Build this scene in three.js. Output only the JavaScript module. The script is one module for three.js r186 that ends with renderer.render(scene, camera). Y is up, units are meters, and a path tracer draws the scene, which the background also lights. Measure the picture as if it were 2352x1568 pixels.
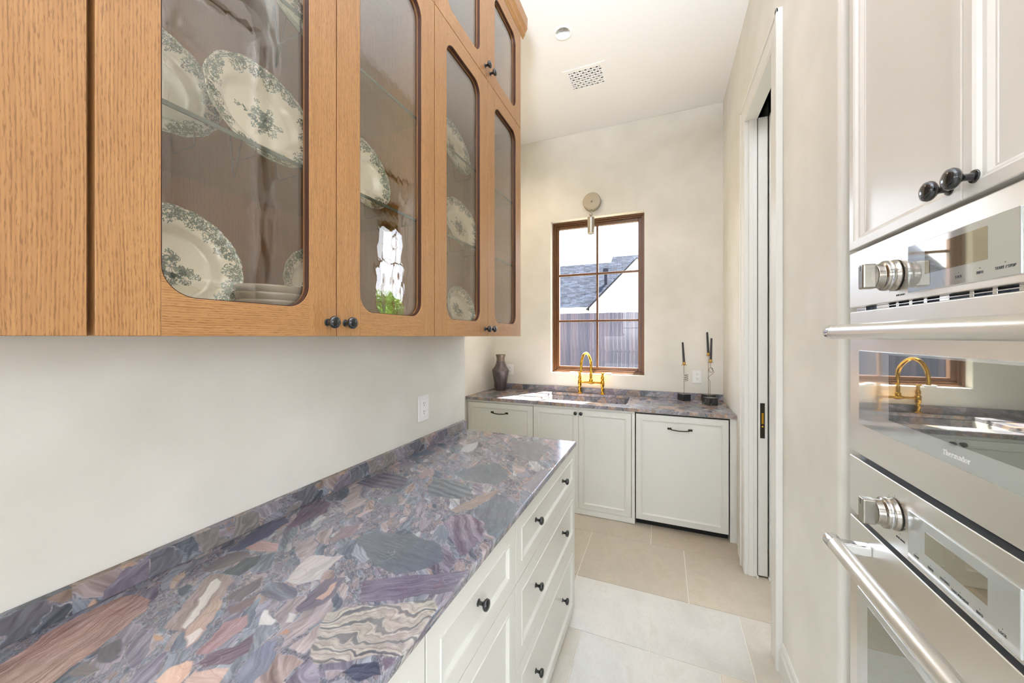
import * as THREE from 'three';
import { RoundedBoxGeometry } from 'three/addons/geometries/RoundedBoxGeometry.js';
import { mergeGeometries, mergeVertices, toCreasedNormals } from 'three/addons/utils/BufferGeometryUtils.js';
import { FontLoader } from 'three/addons/loaders/FontLoader.js';
import { TextGeometry } from 'three/addons/geometries/TextGeometry.js';
import { RectAreaLightUniformsLib } from 'three/addons/lights/RectAreaLightUniformsLib.js';

// ------------------------------------------------------------------ camera, sky, sun, lamps, exposure
const scene = new THREE.Scene();
const EYE = 1.51;                                            // eye height above the floor
const camera = new THREE.PerspectiveCamera(2 * Math.atan(784 / 839.3) * 180 / Math.PI, 2352 / 1568, 0.05, 120);
camera.position.set(0, EYE, 0);
camera.rotation.y = THREE.MathUtils.degToRad(22.4);
camera.setViewOffset(2352, 1568, 0, 11.8, 2352, 1568);
const renderer = new THREE.WebGLRenderer({ antialias: true });
renderer.toneMapping = THREE.LinearToneMapping;
renderer.toneMappingExposure = 1.24;
renderer.shadowMap.enabled = true;
RectAreaLightUniformsLib.init();

const SKY = 5.4, SUN = 52, FILL_PANEL = 3, CAN = 2.4, FLASH = 104;
{ // clear midday air: pale at the horizon, bluer overhead, the same all round
  const W = 16, H = 128, d = new Float32Array(W * H * 4);
  for (let y = 0; y < H; y++) {
    const s = Math.sin(((y + 0.5) / H - 0.5) * Math.PI), t = s <= 0 ? 0 : Math.pow(s, 0.6);
    const c = s <= 0 ? [0.34, 0.32, 0.3] : [0.98 - 0.3 * t, 1.0 - 0.14 * t, 1.04 + 0.06 * t];
    for (let x = 0; x < W; x++) d.set([c[0] * SKY, c[1] * SKY, c[2] * SKY, 1], (y * W + x) * 4);
  }
  const sky = new THREE.DataTexture(d, W, H, THREE.RGBAFormat, THREE.FloatType);
  sky.mapping = THREE.EquirectangularReflectionMapping; sky.magFilter = THREE.LinearFilter; sky.needsUpdate = true;
  scene.background = sky;
}
const sun = new THREE.DirectionalLight(new THREE.Color(1, 0.95, 0.87), SUN);
sun.position.set(-0.6 + 0.24 * 12, 12, -3.7 - 0.46 * 12); sun.target.position.set(-0.6, 0, -3.7);
sun.castShadow = true; sun.shadow.mapSize.set(4096, 4096);
Object.assign(sun.shadow.camera, { left: -12, right: 12, top: 12, bottom: -12, near: 0.5, far: 45 });
scene.add(sun, sun.target);

// ------------------------------------------------------------------ helpers
const R = THREE.MathUtils.degToRad, lerp = THREE.MathUtils.lerp, clamp = THREE.MathUtils.clamp;
const smooth = (a, b, x) => { const t = clamp((x - a) / (b - a), 0, 1); return t * t * (3 - 2 * t); };
let seed = 12345;
const rnd = () => { seed = (seed + 0x6d2b79f5) | 0; let t = Math.imul(seed ^ (seed >>> 15), 1 | seed); t = (t + Math.imul(t ^ (t >>> 7), 61 | t)) ^ t; return ((t ^ (t >>> 14)) >>> 0) / 4294967296; };
const hash = (x, y, k = 0) => { let h = Math.imul(x | 0, 374761393) ^ Math.imul(y | 0, 668265263) ^ Math.imul(k | 0, 2147483647 ^ 0x5bd1e995); h = Math.imul(h ^ (h >>> 13), 1274126177); h ^= h >>> 16; return (h >>> 0) / 4294967296; };
function noise(x, y, k = 0) {
  const ix = Math.floor(x), iy = Math.floor(y); let fx = x - ix, fy = y - iy; fx = fx * fx * (3 - 2 * fx); fy = fy * fy * (3 - 2 * fy);
  const a = hash(ix, iy, k), b = hash(ix + 1, iy, k), c = hash(ix, iy + 1, k), d = hash(ix + 1, iy + 1, k);
  return a + (b - a) * fx + (c - a + (a - b - c + d) * fx) * fy;
}
const fbm = (x, y, o = 3, k = 0) => { let s = 0, a = 0.5, n = 0; for (let i = 0; i < o; i++) { s += a * noise(x, y, k + i); n += a; a *= 0.5; x = x * 2.03 + 11.7; y = y * 2.03 + 5.3; } return s / n; };
// periodic lattice noise for textures that repeat
function pnoise(x, y, px, py, k = 0) {
  const ix = Math.floor(x), iy = Math.floor(y); let fx = x - ix, fy = y - iy; fx = fx * fx * (3 - 2 * fx); fy = fy * fy * (3 - 2 * fy);
  const mx = (i) => ((i % px) + px) % px, my = (i) => ((i % py) + py) % py;
  const a = hash(mx(ix), my(iy), k), b = hash(mx(ix + 1), my(iy), k), c = hash(mx(ix), my(iy + 1), k), d = hash(mx(ix + 1), my(iy + 1), k);
  return a + (b - a) * fx + (c - a + (a - b - c + d) * fx) * fy;
}
const pfbm = (x, y, px, py, o, k) => { let s = 0, a = 0.5, n = 0; for (let i = 0; i < o; i++) { s += a * pnoise(x, y, px, py, k + i * 7); n += a; a *= 0.5; x *= 2; y *= 2; px *= 2; py *= 2; } return s / n; };
function texture(W, H, f, srgb = true, metres = [1, 1]) {       // f(x, y, out) fills out[0..2] with 0..255
  const d = new Uint8Array(W * H * 4), o = [0, 0, 0];
  for (let y = 0; y < H; y++) for (let x = 0; x < W; x++) { f(x, y, o); const i = (y * W + x) * 4; d[i] = clamp(o[0], 0, 255); d[i + 1] = clamp(o[1], 0, 255); d[i + 2] = clamp(o[2], 0, 255); d[i + 3] = 255; }
  const t = new THREE.DataTexture(d, W, H); if (srgb) t.colorSpace = THREE.SRGBColorSpace;
  t.wrapS = t.wrapT = THREE.RepeatWrapping; t.magFilter = THREE.LinearFilter; t.minFilter = THREE.LinearMipmapLinearFilter; t.generateMipmaps = true;
  t.repeat.set(1 / metres[0], 1 / metres[1]); t.needsUpdate = true; return t;
}
const std = (o) => new THREE.MeshStandardMaterial(o), phy = (o) => new THREE.MeshPhysicalMaterial(o);
const hex = (c) => new THREE.Color(c);

const counts = new Map();
function numbered(n) { const k = counts.get(n) ?? 0; counts.set(n, k + 1); return k ? n + '_' + String(k).padStart(3, '0') : n; }
function tag(o, label, category, group) { Object.assign(o.userData, { label, category }); if (group) o.userData.group = group; return o; }
function mesh(name, g, m) { const o = new THREE.Mesh(g, m); o.name = name; o.castShadow = o.receiveShadow = true; return o; }
function thing(name, label, category, [x, y, z] = [0, 0, 0], turn = 0, group) {
  const o = new THREE.Group(); o.name = numbered(name); o.position.set(x, y, z); o.rotation.y = turn; scene.add(o);
  return tag(o, label, category, group);
}
function part(parent, name, g, m, label) { const o = mesh(name, Array.isArray(g) ? merge(g) : g, m); parent.add(o); if (label) o.userData.label = label; return o; }
function single(name, g, m, label, category, group) { const o = mesh(numbered(name), Array.isArray(g) ? merge(g) : g, m); scene.add(o); return tag(o, label, category, group); }
function struct(name, g, m) { const o = g ? mesh(name, Array.isArray(g) ? merge(g) : g, m) : new THREE.Group(); o.name = name; o.userData.kind = 'structure'; scene.add(o); return o; }
function clean(g) { g = g.index ? g.toNonIndexed() : g; for (const n of Object.keys(g.attributes)) if (!['position', 'normal', 'uv'].includes(n)) g.deleteAttribute(n); if (!g.attributes.normal) g.computeVertexNormals(); if (!g.attributes.uv) g.setAttribute('uv', new THREE.BufferAttribute(new Float32Array(g.attributes.position.count * 2), 2)); g.clearGroups(); return g; }
function merge(list) { return mergeGeometries(list.map(clean), false); }
// uv in metres: v runs along the grain axis, u across it; off shifts the pattern
function metric(g, grain = 'y', off = [0, 0]) {
  g = clean(g); const p = g.attributes.position, uv = g.attributes.uv, gi = 'xyz'.indexOf(grain), a = new THREE.Vector3(), b = new THREE.Vector3(), c = new THREE.Vector3();
  for (let i = 0; i < p.count; i += 3) {
    a.fromBufferAttribute(p, i); b.fromBufferAttribute(p, i + 1); c.fromBufferAttribute(p, i + 2);
    const n = b.clone().sub(a).cross(c.clone().sub(a)).toArray().map(Math.abs), k = n.indexOf(Math.max(...n));
    let ax = [0, 1, 2].filter((j) => j !== k);
    const v = ax.includes(gi) ? gi : ax[1], u = ax.find((j) => j !== v);
    [a, b, c].forEach((q, j) => { const e = q.toArray(); uv.setXY(i + j, e[u] + off[0], e[v] + off[1]); });
  }
  return g;
}
const box = (x0, x1, y0, y1, z0, z1, r = 0, seg = 2) => { const w = Math.abs(x1 - x0), h = Math.abs(y1 - y0), d = Math.abs(z1 - z0); const g = r ? new RoundedBoxGeometry(w, h, d, seg, Math.min(r, w / 2.01, h / 2.01, d / 2.01)) : new THREE.BoxGeometry(w, h, d); return g.translate((x0 + x1) / 2, (y0 + y1) / 2, (z0 + z1) / 2); };
const tube = (pts, r, seg = 40, rs = 10, closed = false) => new THREE.TubeGeometry(new THREE.CatmullRomCurve3(pts.map((p) => new THREE.Vector3(...p)), closed, 'catmullrom', 0.5), seg, r, rs, closed);
const poly = (pts, r, rs = 8) => { const path = new THREE.CurvePath(); for (let i = 1; i < pts.length; i++) path.add(new THREE.LineCurve3(new THREE.Vector3(...pts[i - 1]), new THREE.Vector3(...pts[i]))); const gs = path.curves.map((c) => new THREE.TubeGeometry(c, 1, r, rs)); pts.forEach((p) => gs.push(new THREE.SphereGeometry(r, rs, 6).translate(...p))); return merge(gs); };
const lathe = (pts, seg = 32) => new THREE.LatheGeometry(pts.map(([r, y]) => new THREE.Vector2(r, y)), seg);
const rod = (a, b, r, seg = 16) => { const A = new THREE.Vector3(...a), B = new THREE.Vector3(...b), d = B.clone().sub(A); const g = new THREE.CylinderGeometry(r, r, d.length(), seg); g.applyQuaternion(new THREE.Quaternion().setFromUnitVectors(new THREE.Vector3(0, 1, 0), d.clone().normalize())); const m = A.add(B).multiplyScalar(0.5); return g.translate(m.x, m.y, m.z); };
// rectangular panel with mitred mouldings: rings of [inset, height]; centred at x, from y = 0, facing +z
function rings(w, h, prof) {
  const pos = [], q = (a, b, c, d) => pos.push(...a, ...b, ...c, ...a, ...c, ...d);
  const ring = ([i, z]) => [[-w / 2 + i, i, z], [w / 2 - i, i, z], [w / 2 - i, h - i, z], [-w / 2 + i, h - i, z]];
  const all = [[0, 0], ...prof];
  for (let k = 1; k < all.length; k++) { const A = ring(all[k - 1]), B = ring(all[k]); for (let j = 0; j < 4; j++) q(A[j], A[(j + 1) % 4], B[(j + 1) % 4], B[j]); }
  const L = ring(all[all.length - 1]); q(L[0], L[1], L[2], L[3]); const F = ring(all[0]); q(F[3], F[2], F[1], F[0]);
  const g = new THREE.BufferGeometry(); g.setAttribute('position', new THREE.BufferAttribute(new Float32Array(pos), 3)); g.computeVertexNormals(); return clean(g);
}
const shapeOf = (pts) => new THREE.Shape(pts.map(([x, y]) => new THREE.Vector2(x, y)));
const extrude = (s, depth, bevel = 0, curve = 12) => new THREE.ExtrudeGeometry(s, { depth: depth - 2 * bevel, bevelEnabled: bevel > 0, bevelThickness: bevel, bevelSize: bevel, bevelOffset: -bevel, bevelSegments: 2, curveSegments: curve }).translate(0, 0, bevel);
// plan outline (x, z) raised from y0 to y1
const plan = (pts, y0, y1) => extrude(shapeOf(pts.map(([x, z]) => [x, -z])), y1 - y0).rotateX(-Math.PI / 2).translate(0, y0, 0);
const arc = (cx, cz, r, a0, a1, n = 8) => Array.from({ length: n + 1 }, (_, i) => { const a = R(lerp(a0, a1, i / n)); return [cx + r * Math.cos(a), cz + r * Math.sin(a)]; });

// ------------------------------------------------------------------ materials
const palette = (list) => list.map((c) => [(c >> 16) & 255, (c >> 8) & 255, c & 255]);
// natural oak, v along the grain: growth bands, short dark pores in rows, fine fibre
function oakTexture(base, dark, pore, k) {
  const W = 1024, H = 2048, MX = 0.4, MY = 1.2, rows = 96;
  return texture(W, H, (x, y, o) => {
    const u = x / W, v = y / H;
    const bend = (pfbm(u * 3, v * 3, 3, 3, 2, k) - 0.5) * 0.03 + (pfbm(u * 2, v * 7, 2, 7, 2, k + 40) - 0.5) * 0.008;
    const b = (u + bend) * rows, ring = 0.5 + 0.5 * Math.sin(b * 2 * Math.PI), tone = pfbm((u + bend) * 10, v * 2, 10, 2, 3, k + 3);
    const fibre = pfbm((u + bend) * 220, v * 16, 220, 16, 2, k + 9);
    const ux = (u + bend) * 460, col = Math.floor(ux), jitter = hash(((col % 460) + 460) % 460, 1, k) * 9;
    const p1 = pnoise(ux, v * 140 + jitter, 460, 140, k + 17), p2 = pnoise(ux * 0.5, v * 44, 230, 44, k + 23);
    const pores = smooth(0.60, 0.80, p1 * 0.62 + p2 * 0.2 + ring * 0.26);
    const t = clamp(0.62 * tone + 0.25 * ring + 0.62 * fibre - 0.36, 0, 1);
    for (let c = 0; c < 3; c++) o[c] = lerp(lerp(base[c], dark[c], t), pore[c], pores * 0.46);
  }, true, [MX, MY]);
}
const oakMap = oakTexture([196, 151, 104], [168, 120, 76], [110, 72, 42], 5);
const oakRough = texture(64, 64, (x, y, o) => { o[0] = o[1] = o[2] = 120; }, false);
const M = {};
M.oak = phy({ map: oakMap, color: hex(0xeee8d8), roughness: 0.42, clearcoat: 0.25, clearcoatRoughness: 0.28 });
M.oakInside = std({ map: oakMap, color: hex(0xd2bb9c), roughness: 0.6 });
M.walnut = phy({ map: oakMap, color: hex(0x92794c), roughness: 0.38, clearcoat: 0.3, clearcoatRoughness: 0.25 });
// limewashed plaster: broad trowel clouds and faint scratches
const plasterMap = texture(1024, 1024, (x, y, o) => {
  const u = x / 1024, v = y / 1024, a = pfbm(u * 4, v * 5, 4, 5, 5, 61), b = pfbm(u * 14 + a * 2, v * 9, 14, 9, 3, 71), s = pfbm(u * 10 + v * 30, v * 60 - u * 20, 10, 60, 2, 81);
  const t = (a - 0.5) * 34 + (b - 0.5) * 13 - 2;
  o[0] = 235 + t; o[1] = 232 + t; o[2] = 223 + t * 1.15;
}, true, [2.4, 2.4]);
const plasterBump = texture(1024, 1024, (x, y, o) => { const u = x / 1024, v = y / 1024, a = pfbm(u * 8, v * 8, 8, 8, 5, 91), r = pfbm(u * 40, v * 30, 40, 30, 3, 95); o[0] = o[1] = o[2] = a * 170 + r * 60; }, false, [2.4, 2.4]);
M.plaster = std({ map: plasterMap, bumpMap: plasterBump, bumpScale: 0.0012, roughness: 0.62 });
M.ceiling = std({ color: hex(0xf3f2ef), roughness: 0.9 });
M.trim = phy({ color: hex(0xe9e8e2), roughness: 0.4, clearcoat: 0.15, clearcoatRoughness: 0.3 });
M.cabinet = phy({ color: hex(0xe1e0d8), roughness: 0.36, clearcoat: 0.2, clearcoatRoughness: 0.25 });
M.cabinetTall = phy({ color: hex(0xe4e1da), roughness: 0.32, clearcoat: 0.3, clearcoatRoughness: 0.22 });
M.black = std({ color: hex(0x0b0b0c), roughness: 0.7 });
M.knob = phy({ color: hex(0x15171b), roughness: 0.22, metalness: 0.25, clearcoat: 0.8, clearcoatRoughness: 0.08 });
M.bronze = std({ color: hex(0x3a362f), roughness: 0.35, metalness: 0.8 });
const brush = texture(256, 1024, (x, y, o) => { const n = pfbm(x / 256 * 3, y / 1024 * 420, 3, 420, 2, 131); o[0] = o[1] = o[2] = n * 255; }, false, [0.4, 0.4]);
M.steel = phy({ color: hex(0xeeece8), metalness: 1, roughness: 0.3, bumpMap: brush, bumpScale: 0.00002, anisotropy: 0.35 });
M.knobSteel = std({ color: hex(0xa8a39b), metalness: 1, roughness: 0.22 });
M.beadWood = std({ map: oakMap, color: hex(0x5a3a28), roughness: 0.5 });
M.chrome = std({ color: hex(0xd9dbde), metalness: 1, roughness: 0.1 });
M.gap = std({ color: hex(0x3a4656), roughness: 0.4, metalness: 0.6 });  // dark blue: gap shade and bluish steel reflections put into the colour
M.ovenGlass = phy({ color: hex(0xa7aba7), metalness: 0.85, roughness: 0.02 });
M.ovenBorder = phy({ color: hex(0xc3c8c8), metalness: 0.45, roughness: 0.05, clearcoat: 1, clearcoatRoughness: 0.02 });
M.lcd = phy({ color: hex(0xa39d8a), metalness: 0.7, roughness: 0.03, clearcoat: 1, clearcoatRoughness: 0.01 });
M.print = std({ color: hex(0x3b3f44), roughness: 0.6 });
M.brandPrint = std({ color: hex(0xf4f4f2), roughness: 0.5 });
M.brass = std({ color: hex(0xcf9d3a), metalness: 1, roughness: 0.07 });
M.brassSoft = std({ color: hex(0xc9a45a), metalness: 1, roughness: 0.25 });
M.porcelain = phy({ color: hex(0xf2f1ee), roughness: 0.15, clearcoat: 1, clearcoatRoughness: 0.05 });
M.nickel = std({ color: hex(0xb6b0a6), metalness: 1, roughness: 0.3 });
M.nickelSatin = std({ color: hex(0xa79f8f), metalness: 0.85, roughness: 0.42 });
M.plastic = std({ color: hex(0xf3f3f1), roughness: 0.35 });
M.slot = std({ color: hex(0x4a4a48), roughness: 0.6 });
M.clear = phy({ color: hex(0xffffff), transmission: 1, roughness: 0, thickness: 0, ior: 1.5 });
const waveBump = texture(512, 512, (x, y, o) => { const u = x / 512, v = y / 512, a = pfbm(u * 9, v * 4, 9, 4, 3, 141), b = pfbm(u * 26 + a * 2, v * 16, 26, 16, 2, 151); o[0] = o[1] = o[2] = a * 190 + b * 60; }, false, [0.8, 0.8]);
M.wavy = phy({ color: hex(0xfdfcf8), transmission: 1, roughness: 0, thickness: 0, ior: 2.0, bumpMap: waveBump, bumpScale: 0.0013 });
M.shelfGlass = phy({ color: hex(0xf2f8f5), transmission: 1, roughness: 0, thickness: 0, ior: 1.4 });
M.shelfEdge = phy({ color: hex(0x4a5a52), roughness: 0.15, metalness: 0.1 });
M.wire = std({ color: hex(0x3d3a36), roughness: 0.4, metalness: 0.7 });
M.candle = std({ color: hex(0x35363a), roughness: 0.55 });
M.wireGold = std({ color: hex(0x6d5a3c), roughness: 0.35, metalness: 0.85 });
const marble = texture(256, 256, (x, y, o) => { const u = x / 256, v = y / 256, a = pfbm(u * 5, v * 5, 5, 5, 4, 161), r = 1 - Math.abs(a - 0.5) * 14, w = smooth(0.5, 1, r) * smooth(0.45, 0.7, pfbm(u * 3, v * 3, 3, 3, 2, 171)); const b = 26 + a * 34; o[0] = b + w * 120; o[1] = b + 2 + w * 122; o[2] = b + 4 + w * 124; }, true, [0.12, 0.12]);
M.blackMarble = phy({ map: marble, roughness: 0.3 });
const vaseMap = texture(512, 512, (x, y, o) => { const u = x / 512, v = y / 512, a = pfbm(u * 8, v * 6, 8, 6, 4, 181), b = pfbm(u * 30, v * 24, 30, 24, 2, 191), t = v > 0.56 ? 1 : 0; const g = 70 + a * 60 + (b - 0.5) * 30 + t * 22; o[0] = g + t * 8 + 6; o[1] = g + t * 2; o[2] = g - t * 12 + 2; });
M.vase = std({ map: vaseMap, metalness: 0.75, roughness: 0.34 });
// limestone floor tiles
const limeMap = texture(1024, 1024, (x, y, o) => { const u = x / 1024, v = y / 1024, a = pfbm(u * 3, v * 3, 3, 3, 5, 201), b = pfbm(u * 12 + a * 3, v * 8 + a * 3, 12, 8, 4, 211), f = pfbm(u * 160, v * 160, 160, 160, 2, 221); const t = (a - 0.5) * 26 + (b - 0.5) * 24 + (f - 0.5) * 8, w = smooth(0.62, 0.75, b) * 7; o[0] = 213 + t - w; o[1] = 209 + t - w * 1.2; o[2] = 201 + t - w * 1.6; }, true, [1.3, 1.3]);
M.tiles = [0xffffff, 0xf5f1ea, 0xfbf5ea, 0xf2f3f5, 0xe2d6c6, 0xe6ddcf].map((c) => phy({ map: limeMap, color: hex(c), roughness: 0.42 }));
M.grout = std({ color: hex(0xe4dfd3), roughness: 0.9 });

// ------------------------------------------------------------------ conglomerate stone: pebbles and slabs of many rocks in a speckled matrix
const CLASTS = [  // colour, streak strength, kind (0 streaked, 1 banded, 2 folded bands), outline as x, z in millimetres on the worktop
  [11832958, 30, 0, [-1068,-249,-1100,-308,-1106,-413,-1056,-438,-1025,-439,-994,-408,-963,-331,-931,-270,-903,-188,-1029,-143]],
  [5527644, 8, 0, [-960,-330,-954,-361,-922,-353,-893,-338,-893,-324,-927,-321]],
  [7367270, 10, 0, [-934,-287,-939,-309,-908,-318,-894,-312,-907,-294]],
  [13145200, 8, 0, [-894,-377,-900,-389,-882,-391,-871,-384,-880,-375]],
  [12887692, 14, 0, [-1074,-496,-1078,-521,-1050,-510,-1025,-481,-1032,-473]],
  [4740706, 8, 0, [-1016,-477,-1022,-498,-999,-492,-978,-465,-992,-464]],
  [10389120, 22, 0, [-1005,-525,-989,-545,-958,-558,-930,-551,-893,-501,-835,-431,-873,-412,-904,-405]],
  [13945534, 10, 0, [-974,-520,-973,-538,-951,-534,-895,-462,-870,-422,-879,-419,-894,-432]],
  [12491916, 18, 0, [-864,-416,-917,-506,-881,-494,-837,-449,-816,-416,-808,-396,-840,-402]],
  [13944508, 8, 0, [-842,-405,-841,-431,-827,-428,-812,-397]],
  [10386554, 20, 0, [-782,-393,-813,-456,-792,-494,-766,-472,-752,-419,-758,-396]],
  [7759984, 18, 0, [-753,-372,-758,-396,-732,-430,-731,-465,-701,-432,-702,-399]],
  [14463638, 12, 0, [-780,-332,-787,-364,-782,-383,-769,-383,-734,-351,-722,-323]],
  [13543570, 14, 0, [-734,-351,-745,-368,-698,-395,-678,-374,-692,-343]],
  [8028816, 12, 0, [-669,-386,-694,-435,-687,-462,-668,-465,-632,-440,-626,-414,-626,-386]],
  [6842998, 18, 1, [-830,-541,-844,-573,-814,-585,-772,-587,-744,-554,-762,-532,-800,-530]],
  [12235950, 14, 0, [-816,-590,-836,-632,-849,-684,-776,-719,-762,-673,-752,-624,-779,-592]],
  [7498872, 14, 0, [-712,-538,-733,-591,-732,-633,-693,-659,-677,-617,-676,-567,-689,-533]],
  [13147782, 10, 0, [-704,-578,-702,-636,-689,-621,-685,-578]],
  [13290176, 8, 0, [-745,-480,-777,-515,-762,-517,-716,-499,-714,-487]],
  [12367538, 8, 0, [-694,-499,-717,-529,-695,-530,-681,-507]],
  [11971742, 60, 2, [-599,-487,-612,-507,-645,-554,-600,-589,-462,-675,-436,-657,-431,-596,-427,-545,-443,-529,-559,-463]],
  [8156292, 18, 0, [-623,-619,-648,-662,-561,-718,-430,-790,-434,-715,-536,-641,-600,-604]],
  [6976380, 9, 0, [-804,-790,-778,-841,-677,-867,-565,-853,-525,-804,-531,-759,-591,-706,-673,-718,-729,-744]],
  [8419462, 24, 1, [-632,-1001,-569,-1041,-513,-1002,-479,-964,-478,-892,-482,-826,-569,-902,-622,-971]],
  [7108740, 10, 0, [-580,-1068,-554,-1214,-447,-1154,-417,-928,-482,-971,-524,-1017]],
  [9865858, 14, 0, [-650,-1030,-626,-1130,-568,-1245,-554,-1214,-583,-1067,-621,-1020]],
  [6450808, 9, 0, [-807,-1325,-763,-1444,-682,-1495,-601,-1420,-578,-1348,-600,-1275,-651,-1272,-745,-1280]],
  [7108734, 18, 1, [-829,-1158,-844,-1239,-742,-1257,-660,-1207,-624,-1157,-689,-1111,-780,-1100]],
  [6315120, 20, 1, [-1112,-1082,-1100,-1178,-1070,-1227,-956,-1202,-917,-1153,-934,-1094,-1026,-1077]],
  [11712186, 6, 0, [-936,-1578,-962,-1694,-929,-1768,-882,-1670,-887,-1584]],
  [9208970, 8, 0, [-1096,-1295,-1105,-1377,-1036,-1362,-1004,-1304,-1046,-1275]],
  [5662846, 10, 0, [-1118,-1439,-1113,-1543,-1052,-1546,-1044,-1498,-1089,-1430]],
  [10652810, 8, 0, [-930,-1248,-940,-1291,-924,-1326,-898,-1288,-894,-1218]],
  [7766148, 8, 0, [-896,-993,-912,-1046,-873,-1054,-836,-1011,-868,-987]],
  [8153724, 22, 0, [-1042,-756,-1121,-866,-1090,-935,-1052,-925,-1014,-870,-1019,-766]],
  [12621450, 14, 0, [-1047,-642,-1035,-683,-984,-685,-948,-660,-986,-645]],
  [7496808, 10, 0, [-1046,-536,-1065,-606,-1016,-637,-988,-632,-997,-586,-1010,-537]],
  [5002328, 14, 0, [-985,-552,-1000,-616,-967,-636,-938,-610,-932,-564]],
  [4082786, 14, 0, [-511,-461,-497,-489,-465,-499,-440,-485,-469,-460]],
  [7365222, 14, 0, [-890,-505,-888,-547,-881,-585,-856,-560,-846,-511]],
  [8547950, 12, 0, [-849,-485,-846,-511,-830,-538,-812,-514,-824,-475]],
  [9603734, 8, 0, [-700,-945,-674,-961,-647,-927,-656,-891]],
  [7635084, 8, 0, [-622,-913,-611,-942,-576,-919,-559,-881,-585,-871]],
  [7102576, 8, 0, [-470,-508,-441,-527,-438,-510,-442,-494]],
  [9205888, 12, 0, [-872,-748,-887,-820,-857,-868,-829,-805,-845,-752]],
  [12625054, 6, 0, [-911,-894,-899,-944,-886,-943,-888,-888]],
  [13142630, 6, 0, [-680,-474,-680,-489,-669,-494,-663,-484]],
  [5528696, 10, 0, [-1116,-728,-1119,-799,-1067,-776,-1044,-694,-1040,-633,-1071,-608]],
  [7896200, 10, 0, [-773,-1869,-608,-1866,-518,-1804,-537,-1586,-676,-1664]],
  [9210002, 10, 0, [-490,-1294,-493,-1515,-440,-1482,-440,-1273]],
].map(([c, streak, kind, flat]) => {
  const pts = []; for (let i = 0; i < flat.length; i += 2) pts.push([flat[i] / 1000, flat[i + 1] / 1000]);
  let cx = 0, cz = 0; for (const p of pts) { cx += p[0] / pts.length; cz += p[1] / pts.length; }
  let xx = 0, zz = 0, xz = 0; for (const p of pts) { xx += (p[0] - cx) ** 2; zz += (p[1] - cz) ** 2; xz += (p[0] - cx) * (p[1] - cz); }
  const a = 0.5 * Math.atan2(2 * xz, xx - zz), xs = pts.map((p) => p[0]), zs = pts.map((p) => p[1]);
  const rgb = [(c >> 16) & 255, (c >> 8) & 255, c & 255], g = (rgb[0] + rgb[1] + rgb[2]) / 3; return { rgb: rgb.map((v, i) => lerp(v, g + [2, -2, 2][i], 0.32 + (pts.length < 6 ? 0.1 : 0)) + (g < 110 ? 10 : 0)), streak, kind, pts, ca: Math.cos(a), sa: Math.sin(a), x0: Math.min(...xs) - 0.02, x1: Math.max(...xs) + 0.02, z0: Math.min(...zs) - 0.02, z1: Math.max(...zs) + 0.02 };
});
function signedEdge(pts, x, z) {                    // distance to the outline, negative inside
  let d = 1e9, inside = false;
  for (let i = 0, j = pts.length - 1; i < pts.length; j = i++) {
    const [ax, az] = pts[j], [bx, bz] = pts[i], ex = bx - ax, ez = bz - az, t = clamp(((x - ax) * ex + (z - az) * ez) / (ex * ex + ez * ez), 0, 1);
    const dx = x - ax - ex * t, dz = z - az - ez * t; d = Math.min(d, dx * dx + dz * dz);
    if ((bz > z) !== (az > z) && x < ((ax - bx) * (z - bz)) / (az - bz) + bx) inside = !inside;
  }
  return inside ? -Math.sqrt(d) : Math.sqrt(d);
}
const ROCKS = palette([0x85828c, 0x747b84, 0x8f878e, 0x868a92, 0x998e90, 0x6b727c, 0x9497a0, 0x807a86, 0xa69a98, 0x898692, 0x7a808a, 0xa6a6a8, 0x9c8c88, 0x646b76]);
const wrap = (i, n) => (n ? ((i % n) + n) % n : i);
function cells(x, y, k, out, nx = 0, ny = 0) {       // nearest and second nearest feature point of a jittered grid (repeating after nx, ny cells)
  const ix = Math.floor(x), iy = Math.floor(y); let d1 = 9, d2 = 9, id = 0;
  for (let j = -1; j <= 1; j++) for (let i = -1; i <= 1; i++) {
    const cx = ix + i, cy = iy + j, hx = wrap(cx, nx), hy = wrap(cy, ny), px = cx + 0.1 + 0.8 * hash(hx, hy, k), py = cy + 0.1 + 0.8 * hash(hx, hy, k + 1), s = 0.75 + 0.5 * hash(hx, hy, k + 2);
    const d = Math.hypot(px - x, py - y) * s; if (d < d1) { d2 = d1; d1 = d; id = hash(hx, hy, k + 3); out[4] = hash(hx, hy, k + 4); } else if (d < d2) d2 = d;
  }
  out[0] = d1; out[1] = d2; out[2] = id; return out;
}
const cellA = [0, 0, 0, 0, 0], cellB = [0, 0, 0, 0, 0];
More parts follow.
